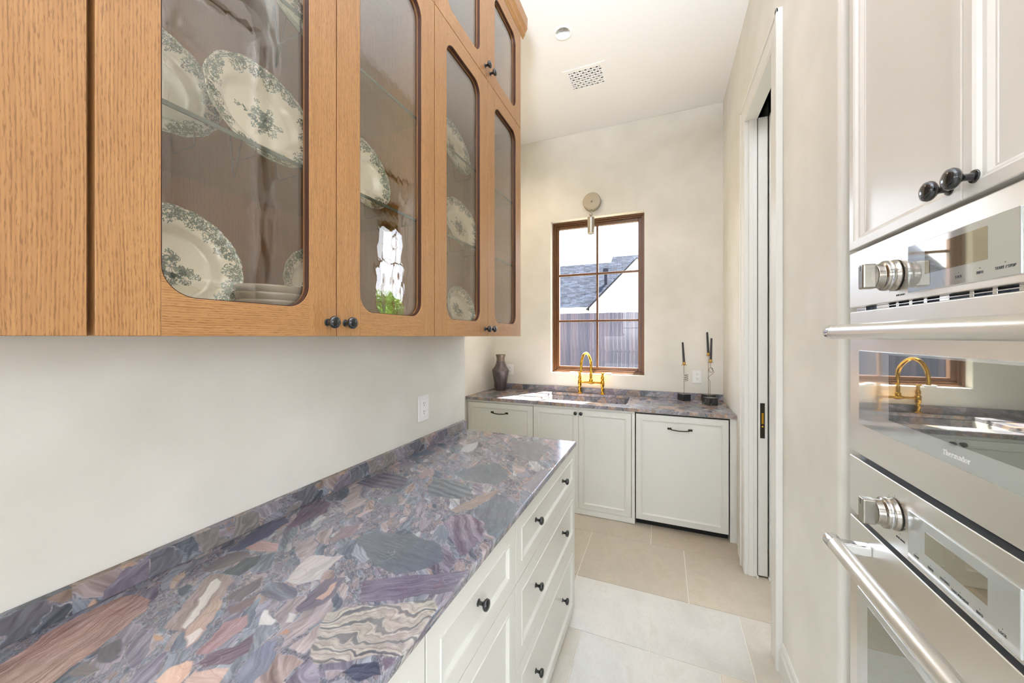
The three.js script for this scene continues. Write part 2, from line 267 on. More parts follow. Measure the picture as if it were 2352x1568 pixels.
function matrixRock(x, z, o, k, s = 1, per = 0) {     // pebbles of three sizes bedded in fine crumbs; x, z in metres; per: metres after which it repeats
  const wx = x + (per ? 0 : (fbm(x * 5, z * 5, 2, k) - 0.5) * 0.07 + (fbm(x * 34, z * 34, 2, k + 3) - 0.5) * 0.014), wz = z + (per ? 0 : (fbm(x * 5, z * 5, 2, k + 5) - 0.5) * 0.07 + (fbm(x * 34, z * 34, 2, k + 7) - 0.5) * 0.014);
  const a = wx * 0.81 - wz * 0.59, b = wx * 0.59 + wz * 0.81, A = per ? wx : a, B = per ? wz : b, n = (q) => (per ? Math.round(per * q) : 0);
  const soft = (fbm(x * 12, z * 12, 2, k + 71) - 0.5) * 30, grain = (hash(Math.floor(x * 1300), Math.floor(z * 1300), k) - 0.5) * 30 + (fbm(a * 600, b * 260, 1, k + 81) - 0.5) * 40;
  cells(A * 190, B * 95, k + 31, cellB, n(190), n(95));
  const r0 = ROCKS[Math.floor(cellB[2] * ROCKS.length)], gapS = smooth(0.16, 0.04, cellB[1] - cellB[0]);
  for (let i = 0; i < 3; i++) o[i] = lerp([122, 119, 126][i], r0[i], 0.42) + soft + grain + gapS * 12;
  const layer = (fa, fb, kk, prob, mixIn, streak, edge) => {
    cells(A * fa / s, B * fb / s, kk, cellA, n(fa), n(fb)); if (cellA[4] > prob) return;
    const e = cellA[1] - cellA[0], m = smooth(edge, edge + 0.07, e); if (m <= 0) return;
    const turn = cellA[2] * 1.2 - 0.6, ca = Math.cos(turn), sa = Math.sin(turn), u = a * ca - b * sa, v = a * sa + b * ca, r = ROCKS[Math.floor(cellA[2] * 997 % ROCKS.length)];
    const st = (fbm(u * 240, v * 22, 3, kk + 20) - 0.5) * streak + (fbm(u * 60, v * 10, 2, kk + 26) - 0.5) * streak, line = smooth(edge - 0.01, edge + 0.02, e) * smooth(edge + 0.08, edge + 0.03, e);
    for (let i = 0; i < 3; i++) o[i] = lerp(o[i], lerp(o[i], r[i], mixIn) + st, m) + line * 13;
  };
  layer(92, 44, k + 111, 0.36, 0.7, 40, 0.1);
  layer(50, 21, k + 161, 0.42, 0.8, 50, 0.08);
  layer(25, 10, k + 211, 0.42, 0.88, 56, 0.045);
}
function worktopStone(x, z, o) {
  matrixRock(x, z, o, 300);
  const wx = x + (fbm(x * 24, z * 24, 3, 401) - 0.5) * 0.022, wz = z + (fbm(x * 24, z * 24, 3, 431) - 0.5) * 0.022;
  for (const c of CLASTS) {
    if (x < c.x0 || x > c.x1 || z < c.z0 || z > c.z1) continue;
    const d = signedEdge(c.pts, wx, wz); if (d > 0.004) continue;
    const along = wx * c.ca + wz * c.sa, across = -wx * c.sa + wz * c.ca, m = smooth(0.0012, -0.0030, d) * 0.93;
    const rim = smooth(-0.0034, -0.0006, d) * m;
    let s = (fbm(across * 40 + 7, along * 6, 4, 461) - 0.5) * 1.9 + (fbm(across * 330, along * 26, 3, 471) - 0.5) * 2.4 + (fbm(wx * 30, wz * 30, 3, 475) - 0.5) * 0.9 + (hash(Math.floor(x * 1300), Math.floor(z * 1300), 6) - 0.5) * 0.6, warm = 0, dark = 0;
    if (c.kind === 1) s = s * 0.7 + 0.6 * Math.sin(across * 190 + 5 * fbm(along * 7, across * 9, 2, 481));
    if (c.kind === 2) {
      const q = fbm(wx * 9, wz * 9, 3, 491), q2 = fbm(wx * 40 + 9, wz * 22, 3, 499), f = wz * 215 + wx * 85 + q * 19 + q2 * 7, b = Math.sin(f), b2 = Math.sin(f * 2.3 + q * 8);
      dark = clamp(smooth(0.5, 0.95, b) * 0.85 + smooth(0.7, 1, b2) * 0.4, 0, 0.9) * (0.45 + 0.55 * fbm(wx * 14, wz * 14, 2, 507)); s = 0.12 + (fbm(wx * 60, wz * 120, 3, 503) - 0.5) * 0.7 - smooth(0.2, -0.8, b) * 0.2; warm = smooth(-0.50, -0.40, wz) * smooth(0.4, 0.6, q) * 24;
    }
    for (let i = 0; i < 3; i++) o[i] = lerp(o[i], lerp(c.rgb[i] + s * c.streak + [warm, warm * 0.2, -warm * 0.5][i] + (fbm(x * 9, z * 9, 2, 561 + i) - 0.5) * 7, [84, 88, 96][i], dark) - rim * 4, m);
  }
  const hv = Math.abs(fbm(x * 30 + 9, z * 30, 2, 571) - 0.5), hair = smooth(0.012, 0.002, hv) * smooth(0.58, 0.7, fbm(x * 16, z * 16, 2, 581)) * 22; o[0] += hair; o[1] += hair; o[2] += hair;
  // fine red-brown veins that follow pebble borders
  const v = Math.abs(fbm(x * 9 + 3, z * 9, 3, 521) - 0.5), vein = smooth(0.009, 0.002, v) * smooth(0.45, 0.7, fbm(x * 5, z * 5, 2, 541));
  o[0] = lerp(o[0], 140, vein * 0.22); o[1] = lerp(o[1], 92, vein * 0.22); o[2] = lerp(o[2], 84, vein * 0.22);
}
const topMap = texture(2048, 860, (x, y, o) => { worktopStone(lerp(-1.145, -0.425, (y + 0.5) / 860), lerp(-2.0, -0.15, (x + 0.5) / 2048), o); for (let i = 0; i < 3; i++) o[i] = 108 + (o[i] - 114) * 1.12; });
topMap.wrapS = topMap.wrapT = THREE.MirroredRepeatWrapping;
const sideMap = texture(1024, 512, (x, y, o) => {   // the same rock for splashbacks and the far worktop: bigger, browner slabs
  const X = x / 1024 * 1.2, Z = y / 512 * 0.6; matrixRock(X + 5, Z + 5, o, 601, 1.3);
  const wx = X + (fbm(X * 16, Z * 16, 4, 611) - 0.5) * 0.09, wz = Z + (fbm(X * 16, Z * 16, 4, 617) - 0.5) * 0.09, c = cells(wx * 9, wz * 16, 633, cellB), e = c[1] - c[0];
  if (c[4] > 0.35) {
    const rock = palette([0x8b7a70, 0x9c8678, 0x6d6c74, 0x7d7480, 0xb09280, 0x5d6068, 0x86807e])[Math.floor(c[2] * 7)], m = smooth(0.03, 0.08, e), s = (fbm((wx + wz) * 90, (wz - wx) * 14, 3, 641) - 0.5) * 60;
    for (let i = 0; i < 3; i++) o[i] = lerp(o[i], rock[i] + s, m);
  }
}, true, [1.2, 0.6]);
M.stoneTop = phy({ map: topMap, roughness: 0.17, ior: 1.7 });
M.stone = phy({ map: sideMap, roughness: 0.24, ior: 1.5 });

// ------------------------------------------------------------------ the setting
const HOUSE = [[-3.35, 5.65], [3.95, 5.65], [3.95, -0.6], [2.55, -0.6], [2.55, -5.75], [0.5, -5.75], [0.5, -3.9], [-1.9, -3.9], [-1.9, 0.07], [-3.35, 0.07]];   // plan of the built part of the house
const CEIL = 3.6, CAM_CAN = [-0.634, -2.46], CAN2 = [-1.3, -2.7], VENT = [-0.738, -0.405, -3.095, -2.826];
{ // floor of large limestone flags
  const floor = struct('floor', null);
  part(floor, 'grout_bed', metric(plan(HOUSE, -0.2, -0.003)), M.grout);
  const rows = [[-3.73, -2.845, -0.08, 0.66], [-2.845, -2.295, 0.138, 0.641], [-2.295, -1.87, -0.06, 0.44], [-1.87, -1.3, -0.384, 0.6215], [-1.3, -0.75, 0.05, 0.64], [-0.75, -0.32, -0.25, 0.44], [-0.32, 0.25, 0.1, 0.64], [0.25, 0.9, -0.2, 0.64]];
  let n = 0;
  for (const [z0, z1, j, w] of rows) {
    const east = z0 < -1.5 ? 2.4 : 1.15, west = z0 < -2.1 ? -1.748 : -1.142;
    for (let k = Math.floor((west - j) / w); j + k * w < east; k++) {
      const x0 = Math.max(j + k * w, west), x1 = Math.min(j + (k + 1) * w, east); if (x1 - x0 < 0.03) continue;
      part(floor, 'tile', metric(box(x0 + 0.0025, x1 - 0.0025, -0.02, 0, z0 + 0.0025, z1 - 0.0025, 0.0018, 1), 'z', [n * 0.37, n * 0.71]), M.tiles[z0 < -2.4 ? 4 + Math.floor(hash(n, 3, 9) * 2) : Math.floor(hash(n, 3, 9) * 4)]); n++;  // far rows tinted darker: browner stone and floor shade both put into the colour
    }
  }
  part(floor, 'slab', [metric(box(0.66, 2.4, -0.02, 0, -5.6, -3.73)), metric(box(-3.2, 3.8, -0.02, 0, 0.9, 5.5)), metric(box(1.15, 3.8, -0.02, 0, -0.45, 0.9)), metric(box(-3.2, -1.142, -0.02, 0, 0.22, 0.9))], M.tiles[0]);
}
{ // ceiling, open where the downlight and the air grille sit
  const s = shapeOf(HOUSE.map(([x, z]) => [x, -z]));
  s.holes.push(new THREE.Path().absarc(CAM_CAN[0], -CAM_CAN[1], 0.05, 0, Math.PI * 2, true));
  s.holes.push(new THREE.Path().absarc(CAN2[0], -CAN2[1], 0.05, 0, Math.PI * 2, true));
  s.holes.push(new THREE.Path([[-0.694, 2.86], [-0.43, 2.86], [-0.43, 3.07], [-0.694, 3.07]].map((p) => new THREE.Vector2(...p))));
  struct('ceiling', [metric(extrude(s, 0.15, 0, 24).rotateX(-Math.PI / 2).translate(0, CEIL, 0), 'z'), plan(HOUSE, CEIL + 0.3, CEIL + 0.33)], M.ceiling);
}
const W = (pts, y0 = 0, y1 = CEIL) => metric(plan(pts, y0, y1));
const rect = (x0, x1, z0, z1) => [[x0, z0], [x1, z0], [x1, z1], [x0, z1]];
const wallBox = (x0, x1, y0, y1, z0, z1) => metric(box(x0, x1, y0, y1, z0, z1));
struct('wall_left', W([[-1.9, 0.22], [-1.142, 0.22], ...arc(-1.154, -1.993, 0.012, 0, -90, 6), [-1.9, -2.005]]), M.plaster);
struct('wall_left_far', wallBox(-1.9, -1.748, 0, CEIL, -3.9, -2.005), M.plaster);
const WIN = { x0: -1.094, x1: -0.162, y0: 1.13, y1: 2.72 };
function holed(w0, w1, h, z0, z1, hole, r = 0.004) {               // wall in the xy plane with one opening, its arrises a little eased
  const s = shapeOf([[w0, 0], [w1, 0], [w1, h], [w0, h]]);
  s.holes.push(new THREE.Path([[hole.x0, hole.y0], [hole.x0, hole.y1], [hole.x1, hole.y1], [hole.x1, hole.y0]].map((p) => new THREE.Vector2(...p))));
  return extrude(s, z1 - z0, r).translate(0, 0, z0);
}
struct('wall_back', metric(holed(-1.9, 0.66, CEIL, -3.9, -3.73, WIN)), M.plaster);
const DOOR = { z0: -2.72, z1: -2.08, top: 2.885 };
struct('wall_right', [
  wallBox(0.499, 0.54, 0, CEIL, -3.73, DOOR.z0), wallBox(0.62, 0.66, 0, CEIL, -3.73, DOOR.z0),
  wallBox(0.499, 0.54, DOOR.top, CEIL, DOOR.z0, DOOR.z1), wallBox(0.62, 0.66, DOOR.top, CEIL, DOOR.z0, DOOR.z1), wallBox(0.54, 0.62, 3.2, CEIL, DOOR.z0, DOOR.z1),
  W([[0.499, DOOR.z1], [0.66, DOOR.z1], [0.66, -1.57], [1.3, -1.57], [1.3, -1.41], ...arc(0.519, -1.43, 0.02, 90, 180, 8).map(([x, z]) => [x, z])].reverse()),
], M.plaster);
struct('wall_niche', [wallBox(1.15, 1.3, 0, CEIL, -1.41, -0.45), wallBox(0.53, 1.15, 0, CEIL, -0.482, -0.45)], M.plaster);
struct('wall_side_room', [wallBox(0.5, 0.66, 0, CEIL, -5.6, -3.9), wallBox(0.5, 2.55, 0, CEIL, -5.75, -5.6), wallBox(1.3, 2.55, 0, CEIL, -1.57, -1.41)], M.plaster);
// the east wall of the side room has a window that the cabinet glass mirrors
const WIN2 = { x0: 4.34, x1: 5.16, y0: 0.95, y1: 3.3 };
struct('wall_side_room_east', metric(holed(1.41, 5.75, CEIL, 0, 0.15, WIN2).rotateY(Math.PI / 2).translate(2.4, 0, 0)), M.plaster);
const WIN3 = { x0: -2.4, x1: 2.8, y0: 0.9, y1: 2.85 }, WIN4 = { x0: 0.9, x1: 4.9, y0: 0.9, y1: 2.85 }, WIN5 = { x0: -4.4, x1: -0.3, y0: 0.9, y1: 2.85 };
struct('wall_kitchen', [wallBox(-3.35, -1.9, 0, CEIL, 0.07, 0.22), wallBox(1.3, 3.95, 0, CEIL, -0.6, -0.45)], M.plaster);
struct('wall_kitchen_back', metric(holed(-3.35, 3.95, CEIL, 5.5, 5.65, WIN3)), M.plaster);
struct('wall_kitchen_left', metric(holed(0.22, 5.5, CEIL, 0, 0.15, WIN4).rotateY(-Math.PI / 2).translate(-3.2, 0, 0)), M.plaster);
struct('wall_kitchen_right', metric(holed(-5.5, 0.45, CEIL, 0, 0.15, WIN5).rotateY(Math.PI / 2).translate(3.8, 0, 0)), M.plaster);

function windowUnit(name, o, cols, rowYs, z, mat, frame = 0.03, sash = 0.033) {   // facing +z, glass at z
  const g = struct(name, null), P = (n, geo, m) => part(g, n, geo, m), b = (x0, x1, y0, y1, z0, z1, gr) => metric(box(x0, x1, y0, y1, z0, z1, 0.004), gr, [x0 * 3, y0 * 2]);
  const ringOf = (x0, x1, y0, y1, t, z0, z1) => [b(x0, x0 + t, y0, y1, z0, z1, 'y'), b(x1 - t, x1, y0, y1, z0, z1, 'y'), b(x0 + t, x1 - t, y0, y0 + t, z0, z1, 'x'), b(x0 + t, x1 - t, y1 - t, y1, z0, z1, 'x')];
  P('window_frame', [...ringOf(o.x0, o.x1, o.y0, o.y1, frame * 0.55, z - 0.02, z + 0.065), ...ringOf(o.x0 + frame * 0.5, o.x1 - frame * 0.5, o.y0 + frame * 0.5, o.y1 - frame * 0.5, frame * 0.55, z - 0.02, z + 0.045)], mat);
  const X0 = o.x0 + frame, X1 = o.x1 - frame, Y0 = o.y0 + frame, Y1 = o.y1 - frame;
  P('sash', ringOf(X0, X1, Y0, Y1, sash, z - 0.02, z + 0.026), mat);
  const xs = [X0 + sash], ys = [Y0 + sash, ...rowYs, Y1 - sash]; for (let i = 1; i <= cols; i++) xs.push(lerp(X0 + sash, X1 - sash, i / cols));
  for (let i = 1; i < cols; i++) P('muntin', b(xs[i] - 0.0105, xs[i] + 0.0105, ys[0], ys[ys.length - 1], z - 0.014, z + 0.018, 'y'), mat);
  for (let j = 1; j < ys.length - 1; j++) P('muntin', b(xs[0], xs[cols], ys[j] - 0.0105, ys[j] + 0.0105, z - 0.012, z + 0.016, 'x'), mat);
  for (let i = 0; i < cols; i++) for (let j = 0; j < ys.length - 1; j++) P('pane', new THREE.PlaneGeometry(xs[i + 1] - xs[i], ys[j + 1] - ys[j]).translate((xs[i] + xs[i + 1]) / 2, (ys[j] + ys[j + 1]) / 2, z), M.clear);
  return g;
}
windowUnit('window_1', WIN, 2, [1.673, 2.163], -3.862, M.walnut);
{ const w = windowUnit('window_2', { x0: -5.16, x1: -4.34, y0: 0.95, y1: 3.3 }, 2, [1.5, 2.05, 2.7], 0, M.walnut, 0.05, 0.05); w.rotation.y = -Math.PI / 2; w.position.x = 2.48; }
{ const w = windowUnit('window_3', { x0: -2.4, x1: 2.8 - 0.0, y0: 0.9, y1: 2.85 }, 4, [1.8], 0, M.trim, 0.05, 0.05); w.rotation.y = Math.PI; w.position.z = 5.58; w.position.x = 0.4; }
{ const w = windowUnit('window_4', { x0: -4.9, x1: -0.9, y0: 0.9, y1: 2.85 }, 3, [1.8], 0, M.trim, 0.05, 0.05); w.rotation.y = Math.PI / 2; w.position.x = -3.28; }
{ const w = windowUnit('window_5', { x0: 0.3, x1: 4.4, y0: 0.9, y1: 2.85 }, 3, [1.8], 0, M.trim, 0.05, 0.05); w.rotation.y = -Math.PI / 2; w.position.x = 3.88; }
struct('trim_1', metric(box(2.34, 2.4, 3.4, CEIL, -5.6, -1.57, 0.006), 'z'), M.walnut);        // wooden beam along the side room's east wall

{ // pocket door in the right-hand wall, its casing, jambs and the dark track slot above
  const trim = struct('trim_2', null), c = 0.478;
  const casing = (z0, z1) => [metric(box(c, 0.499, 0, DOOR.top + 0.105, z0, z1, 0.003)), metric(box(c - 0.006, c + 0.004, 0, DOOR.top + 0.105, z0 < -2.5 ? z0 : z1 - 0.022, z0 < -2.5 ? z0 + 0.022 : z1, 0.003))];
  part(trim, 'casing', casing(DOOR.z0 - 0.1, DOOR.z0 - 0.002), M.trim);
  part(trim, 'casing', casing(DOOR.z1 + 0.002, -1.976), M.trim);
  part(trim, 'head_casing', [metric(box(c, 0.499, DOOR.top, DOOR.top + 0.105, DOOR.z0 - 0.002, DOOR.z1 + 0.002, 0.003), 'z'), metric(box(c - 0.006, c + 0.004, DOOR.top + 0.083, DOOR.top + 0.105, DOOR.z0 - 0.1, -1.976, 0.003), 'z')], M.trim);
  part(trim, 'jamb', [box(0.48, 0.506, 0, DOOR.top, DOOR.z0 - 0.002, DOOR.z0 + 0.012, 0.002), box(0.503, 0.53, 0, DOOR.top, DOOR.z0 - 0.002, DOOR.z0 + 0.02, 0.003), box(0.53, 0.549, 0, DOOR.top, DOOR.z0 - 0.002, DOOR.z0 + 0.014, 0.002)], M.trim);
  part(trim, 'jamb', [box(0.613, 0.66, 0, DOOR.top, DOOR.z0 - 0.002, DOOR.z0 + 0.016, 0.003)], M.trim);
  part(trim, 'jamb', [box(0.48, 0.66, 0, DOOR.top, DOOR.z1 - 0.014, DOOR.z1 + 0.002, 0.003)], M.trim);
  part(trim, 'head_jamb', [box(0.48, 0.549, DOOR.top - 0.014, DOOR.top + 0.002, DOOR.z0, DOOR.z1, 0.002), box(0.613, 0.66, DOOR.top - 0.014, DOOR.top + 0.002, DOOR.z0, DOOR.z1, 0.002)], M.trim);
  part(trim, 'door_track', [box(0.545, 0.617, 3.0, 3.2, DOOR.z0 - 0.3, DOOR.z1), box(0.541, 0.549, DOOR.top, 3.0, DOOR.z0, DOOR.z1), box(0.611, 0.619, DOOR.top, 3.0, DOOR.z0, DOOR.z1)], M.black);
  part(trim, 'floor_guide', [box(0.544, 0.552, 0, 0.012, DOOR.z0 + 0.0, DOOR.z0 + 0.03), box(0.608, 0.616, 0, 0.012, DOOR.z0, DOOR.z0 + 0.03)], M.plastic);
  const d = struct('door_1', null), zf = DOOR.z0 + 0.008;
  part(d, 'slab', box(0.5545, 0.6055, 0.01, DOOR.top - 0.002, DOOR.z0 - 0.62, zf, 0.002), M.trim);
  part(d, 'edge_plate', [box(0.5655, 0.5905, 0.872, 1.092, zf, zf + 0.002, 0.0008)], M.bronze);
  part(d, 'latch', [box(0.572, 0.584, 0.962, 1.03, zf + 0.002, zf + 0.0045, 0.001), lathe([[0, 0.004], [0.005, 0.003], [0.006, 0]], 16).rotateX(Math.PI / 2).translate(0.578, 0.945, zf + 0.002)], M.brass);
}
function baseboard(name, z0, z1) { const s = shapeOf([[0, 0], [0.016, 0], [0.016, 0.1], [0.011, 0.112], [0.009, 0.13], [0.004, 0.14], [0, 0.14]]); struct(name, metric(extrude(s, z1 - z0).rotateY(Math.PI).translate(0.499, 0, z1), 'z'), M.trim); }
baseboard('baseboard_right', -1.974, -1.43);
baseboard('baseboard_right_far', -2.955, DOOR.z0 - 0.101);

// ------------------------------------------------------------------ lamps
function downlight(x, z, on, label) {
  const t = thing('recessed_downlight', label, 'light', [x, CEIL, z]);
  part(t, 'trim_ring', lathe([[0.046, 0.004], [0.046, -0.003], [0.052, -0.007], [0.061, -0.005], [0.064, 0], [0.064, 0.001]], 48), M.plastic);
  part(t, 'baffle', lathe([[0.0475, 0.001], [0.044, 0.03], [0.036, 0.07], [0.036, 0.075]], 48), M.plastic);
  part(t, 'lamp_lens', lathe([[0, 0.066], [0.02, 0.067], [0.0362, 0.072], [0.0362, 0.078], [0, 0.078]], 32), std({ color: hex(0xc9c6bc), roughness: 0.5, emissive: hex(0xffe2b8), emissiveIntensity: on ? 1 : 0 }));
  if (!on) return;
  const l = new THREE.SpotLight(new THREE.Color(1, 0.78, 0.5), CAN, 0, R(76), 0.6); l.position.set(x, CEIL - 0.012, z); l.target.position.set(x, 0, z); l.shadow.radius = 1.8; l.castShadow = true; scene.add(l, l.target);
}
downlight(CAM_CAN[0], CAM_CAN[1], false, 'small round white recessed downlight in the ceiling, switched off');
downlight(CAN2[0], CAN2[1], true, 'recessed downlight hidden above the end of the display cabinets, giving warm light');
function fillPanel(x, z, w, d, power, color, label) {
  const t = thing('added_fill_panel', label, 'light', [x, CEIL, z]);
  part(t, 'lamp_frame', [box(-w / 2 - 0.02, w / 2 + 0.02, -0.03, 0, -d / 2 - 0.02, -d / 2), box(-w / 2 - 0.02, w / 2 + 0.02, -0.03, 0, d / 2, d / 2 + 0.02), box(-w / 2 - 0.02, -w / 2, -0.03, 0, -d / 2, d / 2), box(w / 2, w / 2 + 0.02, -0.03, 0, -d / 2, d / 2)], M.plastic);
  part(t, 'diffuser', box(-w / 2, w / 2, -0.02, -0.004, -d / 2, d / 2), std({ color: hex(0xffffff), roughness: 0.6, emissive: color, emissiveIntensity: 1 }));
  const l = new THREE.RectAreaLight(color, power, w, d); l.position.set(x, CEIL - 0.032, z); l.rotation.x = -Math.PI / 2; scene.add(l);
}
fillPanel(0.0, 2.9, 1.4, 1.4, FILL_PANEL, new THREE.Color(0.92, 0.98, 1.1), 'added fill lamp, a white square ceiling panel in the kitchen behind the camera');  // unseen fill, added to raise the light level from behind
fillPanel(1.5, -2.6, 0.8, 1.4, FILL_PANEL * 2, new THREE.Color(0.92, 0.98, 1.1), 'added fill lamp, a white ceiling panel in the side room beyond the sliding door');  // unseen fill, added to send cool light through the doorway

{ // the photographer's flash behind the camera, turned up so that the ceiling spreads its light
  const from = new THREE.Vector3(0.1, 1.75, 1.25), to = new THREE.Vector3(-0.1, CEIL, -0.02), t = thing('studio_flash', 'black studio flash on a stand behind the camera, turned up to the ceiling', 'flash', [from.x, 0, from.z]);
  const dir = to.clone().sub(from).normalize(), turn = (g) => g.applyQuaternion(new THREE.Quaternion().setFromUnitVectors(new THREE.Vector3(0, 1, 0), dir)).translate(0, from.y, 0);
  part(t, 'reflector', turn(lathe([[0.03, -0.16], [0.03, -0.12], [0.28, 0.02], [0.277, 0.02], [0.028, -0.12]], 32)), M.black);
  part(t, 'flash_lamp', turn(lathe([[0, 0], [0.24, 0], [0.22, -0.01], [0, -0.01]], 32)), std({ color: hex(0xffffff), emissive: hex(0xffffff), emissiveIntensity: 2 }));
  part(t, 'stand', [rod([0, 0.02, 0], [0, from.y - 0.1, 0], 0.012), ...[0, 120, 240].map((a) => rod([0, 0.5, 0], [0.4 * Math.cos(R(a)), 0.01, 0.4 * Math.sin(R(a))], 0.009))], M.black);
  const l = new THREE.SpotLight(new THREE.Color(0.91, 0.985, 1.13), FLASH, 0, R(42), 1); l.position.copy(from).addScaledVector(dir, 0.03); l.target.position.copy(to); l.shadow.radius = 12; l.castShadow = true; scene.add(l, l.target);
}

{ // air grille
  const t = thing('air_grille', 'white pierced air grille set flush in the ceiling', 'vent', [(VENT[0] + VENT[1]) / 2, CEIL, (VENT[2] + VENT[3]) / 2]);
  const s = shapeOf([[-0.1665, -0.1345], [0.1665, -0.1345], [0.1665, 0.1345], [-0.1665, 0.1345]]);
  const hole = (cx, cy, rx, ry, n) => s.holes.push(new THREE.Path(Array.from({ length: n }, (_, i) => new THREE.Vector2(cx + rx * Math.cos(-i / n * 6.2832), cy + ry * Math.sin(-i / n * 6.2832)))));
  const nx = 12, ny = 8, px = 0.264 / nx, py = 0.21 / ny;
  for (let j = 0; j < ny; j++) for (let i = 0; i < nx; i++) { const cx = -0.122 + (i + 0.5) * px - 0.01, cy = -0.105 + (j + 0.5) * py; if ((i + j) % 2) hole(cx, cy, px * 0.56, py * 0.38, 10); else hole(cx, cy, px * 0.28, py * 0.34, 4); }
  part(t, 'grille_plate', extrude(s, 0.006).rotateX(Math.PI / 2).translate(0, 0.0015, 0), M.ceiling);
  part(t, 'duct', [box(-0.123, 0.141, 0.1, 0.11, -0.11, 0.1), box(-0.125, -0.122, 0.006, 0.1, -0.11, 0.1), box(0.141, 0.143, 0.006, 0.1, -0.11, 0.1), box(-0.123, 0.141, 0.006, 0.1, -0.112, -0.11), box(-0.123, 0.141, 0.006, 0.1, 0.1, 0.102)], std({ color: hex(0x1e1a16), roughness: 0.9 }));
}
{ // sconce over the window
  const t = thing('wall_sconce', 'brushed metal wall sconce with a round backplate and a small hanging cylinder over the window', 'sconce', [-0.656, 2.86, -3.73]);
  part(t, 'backplate', lathe([[0, 0.052], [0.08, 0.052], [0.086, 0.049], [0.088, 0.044], [0.088, 0]], 56).rotateX(Math.PI / 2), M.nickelSatin);
  part(t, 'screw', lathe([[0, 0.009], [0.007, 0.008], [0.009, 0]], 20).rotateX(Math.PI / 2).translate(0, 0, 0.052), M.nickel);
  part(t, 'stem', [rod([0, -0.08, 0.045], [0, -0.125, 0.085], 0.006), rod([0, -0.125, 0.085], [0, -0.18, 0.09], 0.006), new THREE.SphereGeometry(0.017, 20, 14).translate(0, -0.145, 0.088), new THREE.SphereGeometry(0.009, 16, 12).translate(0, -0.115, 0.08)], M.nickel);
  part(t, 'cylinder_shade', lathe([[0, 0], [0.032, 0], [0.035, -0.004], [0.035, -0.155], [0.03, -0.16], [0.03, -0.135], [0, -0.135]], 40).translate(0, -0.175, 0.09), M.nickel);
  part(t, 'lens', lathe([[0, -0.15], [0.03, -0.15], [0.03, -0.146], [0, -0.144]], 28).translate(0, -0.175, 0.09), std({ color: hex(0xffffff), roughness: 0.3 }));
}

// ------------------------------------------------------------------ knobs and handles
const knobGeo = (s = 1) => merge([lathe([[0, 0.0035], [0.0085, 0.003], [0.0095, 0.0012], [0.0095, 0]], 24), lathe([[0.0062, 0.002], [0.0048, 0.009], [0.006, 0.015], [0.011, 0.0175], [0.0148, 0.0215], [0.0155, 0.025], [0.0138, 0.0295], [0.009, 0.032], [0.004, 0.0328], [0, 0.033]], 28)]).rotateX(Math.PI / 2).scale(s, s, s);
const KNOB = knobGeo(), KNOB_BIG = knobGeo(1.22);
const knob = (parent, x, y, z, g = KNOB) => { const k = part(parent, 'knob', g, M.knob); k.position.set(x, y, z); return k; };
const PULL = merge([box(-0.088, -0.058, -0.008, 0.008, 0, 0.006, 0.002), box(0.058, 0.088, -0.008, 0.008, 0, 0.006, 0.002), tube([[-0.07, 0, 0.004], [-0.066, 0, 0.018], [-0.05, -0.004, 0.026], [0, -0.007, 0.028], [0.05, -0.004, 0.026], [0.066, 0, 0.018], [0.07, 0, 0.004]], 0.0045, 32, 10)]);

// ------------------------------------------------------------------ oak display cabinets on the left wall
const UP = 1.5105, LOW_H = 1.2035, HIGH0 = 1.2065, HIGH_H = 0.54, STILE = 0.076, RAIL = 0.066, CORNER = 0.052, TH = 0.022;
function glazedDoor(parent, x0, x1, y0, h, knobAt, kx, ky) {
  const d = new THREE.Group(); d.name = 'door'; parent.add(d); const w = x1 - x0, gx = hash(Math.round(x0 * 999), Math.round(y0 * 999), 4) * 3; d.position.set(x0, y0, 0.0015);
  for (const sx of [0, w - STILE]) part(d, 'stile', metric(box(sx, sx + STILE, 0, h, 0, TH, 0.0012, 1), 'y', [gx + sx * 5, gx * 1.7]), M.oak);
  const iw = w - 2 * STILE, rail = () => { const s = new THREE.Shape(); s.moveTo(0, 0); s.lineTo(iw, 0); s.lineTo(iw, RAIL + CORNER); s.absarc(iw - CORNER, RAIL + CORNER, CORNER, 0, -Math.PI / 2, true); s.lineTo(CORNER, RAIL); s.absarc(CORNER, RAIL + CORNER, CORNER, -Math.PI / 2, -Math.PI, true); s.closePath(); return extrude(s, TH, 0.001, 14); };
  part(d, 'rail', metric(rail().translate(STILE, 0, 0), 'x', [gx, gx * 2]), M.oak);
  part(d, 'rail', metric(rail().rotateZ(Math.PI).translate(STILE + iw, h, 0), 'x', [gx + 0.3, gx * 3]), M.oak);
  part(d, 'pane', metric(box(STILE - 0.008, w - STILE + 0.008, RAIL - 0.008, h - RAIL + 0.008, 0.004, 0.008), 'y', [gx, gx]), M.wavy);
  const rr = (i, C) => { const a = STILE - 0.0006 + i, b = RAIL - 0.0006 + i, r = CORNER + 0.0006 - i, q = new C(); q.moveTo(a, b + r); q.absarc(a + r, b + r, r, Math.PI, 1.5 * Math.PI, false); q.absarc(w - a - r, b + r, r, -0.5 * Math.PI, 0, false); q.absarc(w - a - r, h - b - r, r, 0, 0.5 * Math.PI, false); q.absarc(a + r, h - b - r, r, 0.5 * Math.PI, Math.PI, false); q.closePath(); return q; };
  const bead = rr(0, THREE.Shape); bead.holes.push(rr(0.0022, THREE.Path));
  part(d, 'glazing_bead', metric(extrude(bead, 0.0125, 0, 10).translate(0, 0, 0.008), 'y'), M.beadWood, 'dark brown bead round the glass');  // narrow dark brown lining along the inner edge of each opening
  if (knobAt) knob(d, kx - x0, ky, TH);
}
